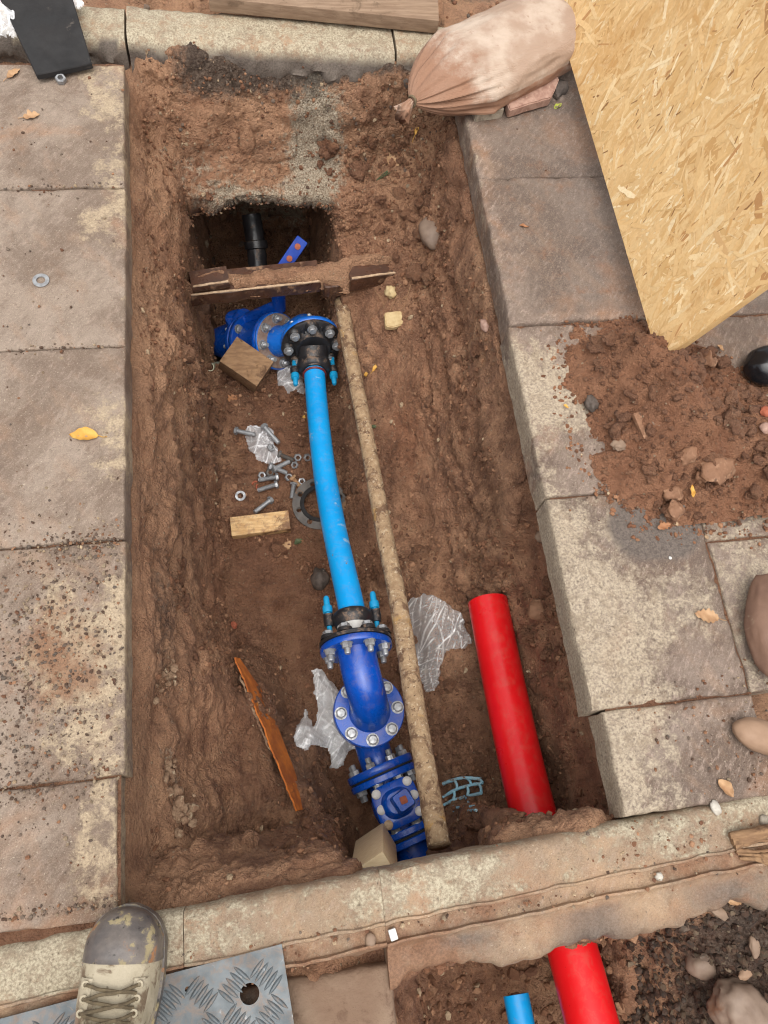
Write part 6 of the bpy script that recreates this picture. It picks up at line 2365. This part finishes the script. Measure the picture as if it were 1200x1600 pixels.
# spindle extension beyond the tile: square blue bar with two red-brown bolts
S0, S1 = at(438, 425, -.60), at(470, 378, -.555)
d = (S1 - S0).normalized()
vw = (Vector((0, 0, CAM_H)) - S1).normalized()
mS = frame((S0 + S1) / 2, vw, d)
sp = MB()
sp.box(mS, (S1 - S0).length + .02, .042, .036, .006)
sp_o = sp.build('spindle_bar', MAT_BLUEM, main, angle=30)
for k, t in enumerate((.84, .45)):
    q = MB()
    q.lathe(mS @ Matrix.Translation((((S1 - S0).length) * (t - .5), 0, .0185)), [(.0105, 0), (.010, .003), (0, .0036)], 8)
    q.build('red_spindle_bolt', MAT_RUSTDOT, sp_o)
q = MB()
q.tube([S0 - d * .02, S0 + Vector((-.01, -.03, -.14)), vb2 + upv * .09], .026, 24)
q.build('spindle', MAT_BLUE, main)

# ------------------------------------------------------------------ chequer plate and the boot standing on it
pA, pB_ = at(0, 1592, .006), at(440, 1475, .006)
dx_ = (pB_ - pA).normalized()
dy_ = Vector((0, 0, 1)).cross(dx_)
org = pB_
mP = Matrix((dx_, dy_, Vector((0, 0, 1)))).transposed().to_4x4()
mP.translation = org
PL, PH = .56, .36
pl = empty('chequer_plate', org + Vector((-.2, -.15, -.006)))
tag(pl, 'galvanised steel chequer plate with raised bars and round holes at the bottom', 'steel plate')


def pl_local(u, v):
    q = mP.inverted() @ at(u, v, .006)
    return q.x, q.y


h1 = pl_local(390, 1553)
h2 = pl_local(293, 1546)
from mathutils.geometry import tessellate_polygon
loops = [[Vector((-PL, -PH, 0)), Vector((0, -PH, 0)), Vector((0, 0, 0)), Vector((-PL, 0, 0))]]
for (hx_, hy_), hr_ in ((h1, .0155), (h2, .0042)):
    loops.append([Vector((hx_ + hr_ * math.cos(2 * math.pi * k / 40), hy_ + hr_ * math.sin(2 * math.pi * k / 40), 0)) for k in range(40)])
tri = tessellate_polygon(loops)
flat_ = [mP @ p for lp in loops for p in lp]
o = MB().add(flat_, [tuple(q) for q in tri]).build('plate', MAT_STEEL, pl, smooth=False)
bm = bmesh.new()
bm.from_mesh(o.data)
bmesh.ops.recalc_face_normals(bm, faces=bm.faces[:])
if sum(f.normal.z for f in bm.faces) < 0:
    bmesh.ops.reverse_faces(bm, faces=bm.faces[:])
bm.to_mesh(o.data)
bm.free()
md = o.modifiers.new('solidify', 'SOLIDIFY')
md.thickness = .006
md.offset = -1
# raised bars, groups of five turned alternately
mb = MB()
bars = 0
pitch = .052
th0 = math.radians(58)
for gi in range(-9, 3):
    for gj in range(-9, 3):
        cx, cy = gi * pitch + .02, gj * pitch + .012
        ang = .72 if (gi + gj) % 2 == 0 else .72 + math.pi / 2
        ca, sa = math.cos(ang), math.sin(ang)
        for k in range(5):
            off_ = (k - 2) * .0098
            bx, by = cx - sa * off_, cy + ca * off_
            hl = .0175
            if not (-PL + .02 < bx < -.016 and -PH + .02 < by < -.014):
                continue
            if math.hypot(bx - h1[0], by - h1[1]) < .028:
                continue
            vs, fs = [], []
            n = 10
            for i in range(n + 1):
                t = -1 + 2 * i / n
                w_ = .0032 * (1 - abs(t) ** 2.5) + .0004
                hgt = .0022 * (1 - abs(t) ** 3) + .0001
                c = mP @ Vector((bx + ca * hl * t, by + sa * hl * t, 0))
                nrm_ = (mP.to_3x3() @ Vector((-sa, ca, 0)))
                vs += [c - nrm_ * w_, c - nrm_ * w_ * .5 + up3 * hgt, c + nrm_ * w_ * .5 + up3 * hgt, c + nrm_ * w_]
            for i in range(n):
                for q in range(3):
                    a = i * 4 + q
                    fs.append((a, a + 1, a + 5, a + 4))
            mb.add(vs, fs)
o = mb.build('raised_bars', MAT_STEEL, pl, angle=60)
tag(o, kind='stuff')

# ---- boot
toe = at(201, 1417, .05)
heel_dir = (at(178, 1600, .05) - at(201, 1412, .05)).normalized()
fwd = -heel_dir
sdv = Vector((fwd.y, -fwd.x, 0)).normalized()       # to the right
mF = Matrix((sdv, fwd, up3)).transposed().to_4x4()
mF.translation = Vector((toe.x, toe.y, .0068))
person = empty('person', mF.translation + heel_dir * .15)
tag(person, 'person whose single mud-caked lace-up work boot stands on the chequer plate', 'person')
# sections along the boot: s from toe (0) to heel (.30): half width left/right, height, base
sec = []
for s_ in (0, .001, .003, .007, .013, .02, .03, .042, .055, .07, .10, .13, .16, .185, .21, .235, .26, .29, .305):
    q_ = math.sqrt(max(0, 1 - (1 - min(s_ / .062, 1)) ** 2))
    wl_ = float(np.interp(s_, [0, .06, .10, .13, .16, .185, .21, .26, .29, .305], [.059, .059, .061, .059, .054, .050, .048, .046, .042, .03]))
    h_ = float(np.interp(s_, [0, .07, .10, .13, .16, .185, .21, .235, .26, .305], [.084, .086, .094, .108, .128, .152, .187, .215, .225, .22]))
    sec.append((s_, wl_ * (.10 + .90 * q_), (wl_ - .001) * (.06 + .94 * q_), .026 + (h_ - .026) * (.15 + .85 * q_ ** .8)))


def boot_pt(s_, th, k=1.0):
    S_ = [q[0] for q in sec]
    wl, wr, h = (float(np.interp(s_, S_, [q[j] for q in sec])) for j in (1, 2, 3))
    c, sn = math.cos(th), math.sin(th)
    w_ = wr if c > 0 else wl
    xo = w_ * math.copysign(abs(c) ** .75, c)
    base = .024
    zo = base + (h - base) * abs(sn) ** (.8)
    if s_ > .15:
        xo *= (1 - .22 * sn * min(1, (s_ - .15) / .08))
    n_ = .0018 * mnoise.noise(Vector((xo * 40, s_ * 40, zo * 40)))
    return mF @ Vector(((xo + n_) * k, -s_, zo * (1 if k == 1 else 1) + n_ + (k - 1) * .05))


def boot_shell(s0, s1, ns, nth, k, name, mat, parent):
    mb = MB()
    vs, fs = [], []
    for i in range(ns + 1):
        s_ = s0 + (s1 - s0) * i / ns
        for j in range(nth + 1):
            vs.append(boot_pt(s_, math.pi * j / nth, k))
    for i in range(ns):
        for j in range(nth):
            a = i * (nth + 1) + j
            fs.append((a, a + 1, a + nth + 2, a + nth + 1))
    fs.append(tuple(range(nth, -1, -1)))
    fs.append(tuple(range(ns * (nth + 1), ns * (nth + 1) + nth + 1)))
    mb.add(vs, fs)
    return mb.build(name, mat, parent, angle=70)


boot = boot_shell(.002, .304, 60, 44, 1.0, 'boot', MAT_LEATHER, person)
boot_shell(.000, .074, 30, 44, 1.035, 'toe_cap', MAT_TOE, boot)
so = MB()
S_ = [q[0] for q in sec]
outl = []
for s_ in np.concatenate([[0], np.linspace(.003, .3, 30), [.306]]):
    outl.append((float(np.interp(s_, S_, [q[2] for q in sec])) + .0035, -s_ + (.003 if s_ < .002 else 0)))
for s_ in np.concatenate([[.306], np.linspace(.3, .003, 30), [0]]):
    outl.append((-float(np.interp(s_, S_, [q[1] for q in sec])) - .0035, -s_ + (.003 if s_ < .002 else 0)))
so.prism(mF, outl, 0, .026)
so.build('sole', MAT_TOE, boot, angle=40)
# tongue seam panels and laces
for sgn in (-1, 1):
    fp = MB()
    vs, fs = [], []
    n = 30
    for i in range(n + 1):
        s_ = .092 + .13 * i / n
        for j in range(6):
            th = math.pi / 2 - sgn * (.42 + .10 * j)
            p = boot_pt(s_, th)
            vs.append(p + up3 * (.0035 if 0 < j < 5 else .001))
    for i in range(n):
        for j in range(5):
            a = i * 6 + j
            fs.append((a, a + 1, a + 7, a + 6))
    fp.add(vs, fs).build('eyelet_facing', MAT_LEATHER, boot, angle=60)
for i in range(7):
    s_ = .100 + .017 * i
    for sgn in (-1, 1):
        lc = MB()
        pts = []
        for t in np.linspace(0, 1, 12):
            th = math.pi / 2 - sgn * (.55 - 1.1 * t)
            p = boot_pt(s_ + .017 * t * (1 if sgn > 0 else .6), th)
            pts.append(p + up3 * (.006 + .003 * math.sin(math.pi * t) + (.0015 if sgn > 0 else 0)) + Vector((0, .002 * mnoise.noise(Vector((i, t * 4, sgn))), 0)))
        lc.tube(pts, .0026, 8, wob=.0006)
        lc.build('lace', MAT_LACE, boot)
    for sgn in (-1, 1):
        p = boot_pt(s_, math.pi / 2 - sgn * .60)
        ey_ = MB()
        ey_.lathe(Matrix.Translation(p + up3 * .004), [(.006, 0), (.0058, .003), (.003, .0035), (.0025, 0)], 14)
        ey_.build('eyelet', MAT_LEATHER, boot)
# trouser leg above the boot (out of the picture)
tr = MB()
a0 = mF @ Vector((0, -.245, .19))
tr.tube(smooth_path([a0, a0 + Vector((-.005, -.03, .12)), a0 + Vector((-.005, -.05, .26))], 24), lambda t: .068 + .012 * t + .004 * math.sin(t * 22), 36, wob=.004)
tr.build('trouser_leg', MAT_TROUSER, person)
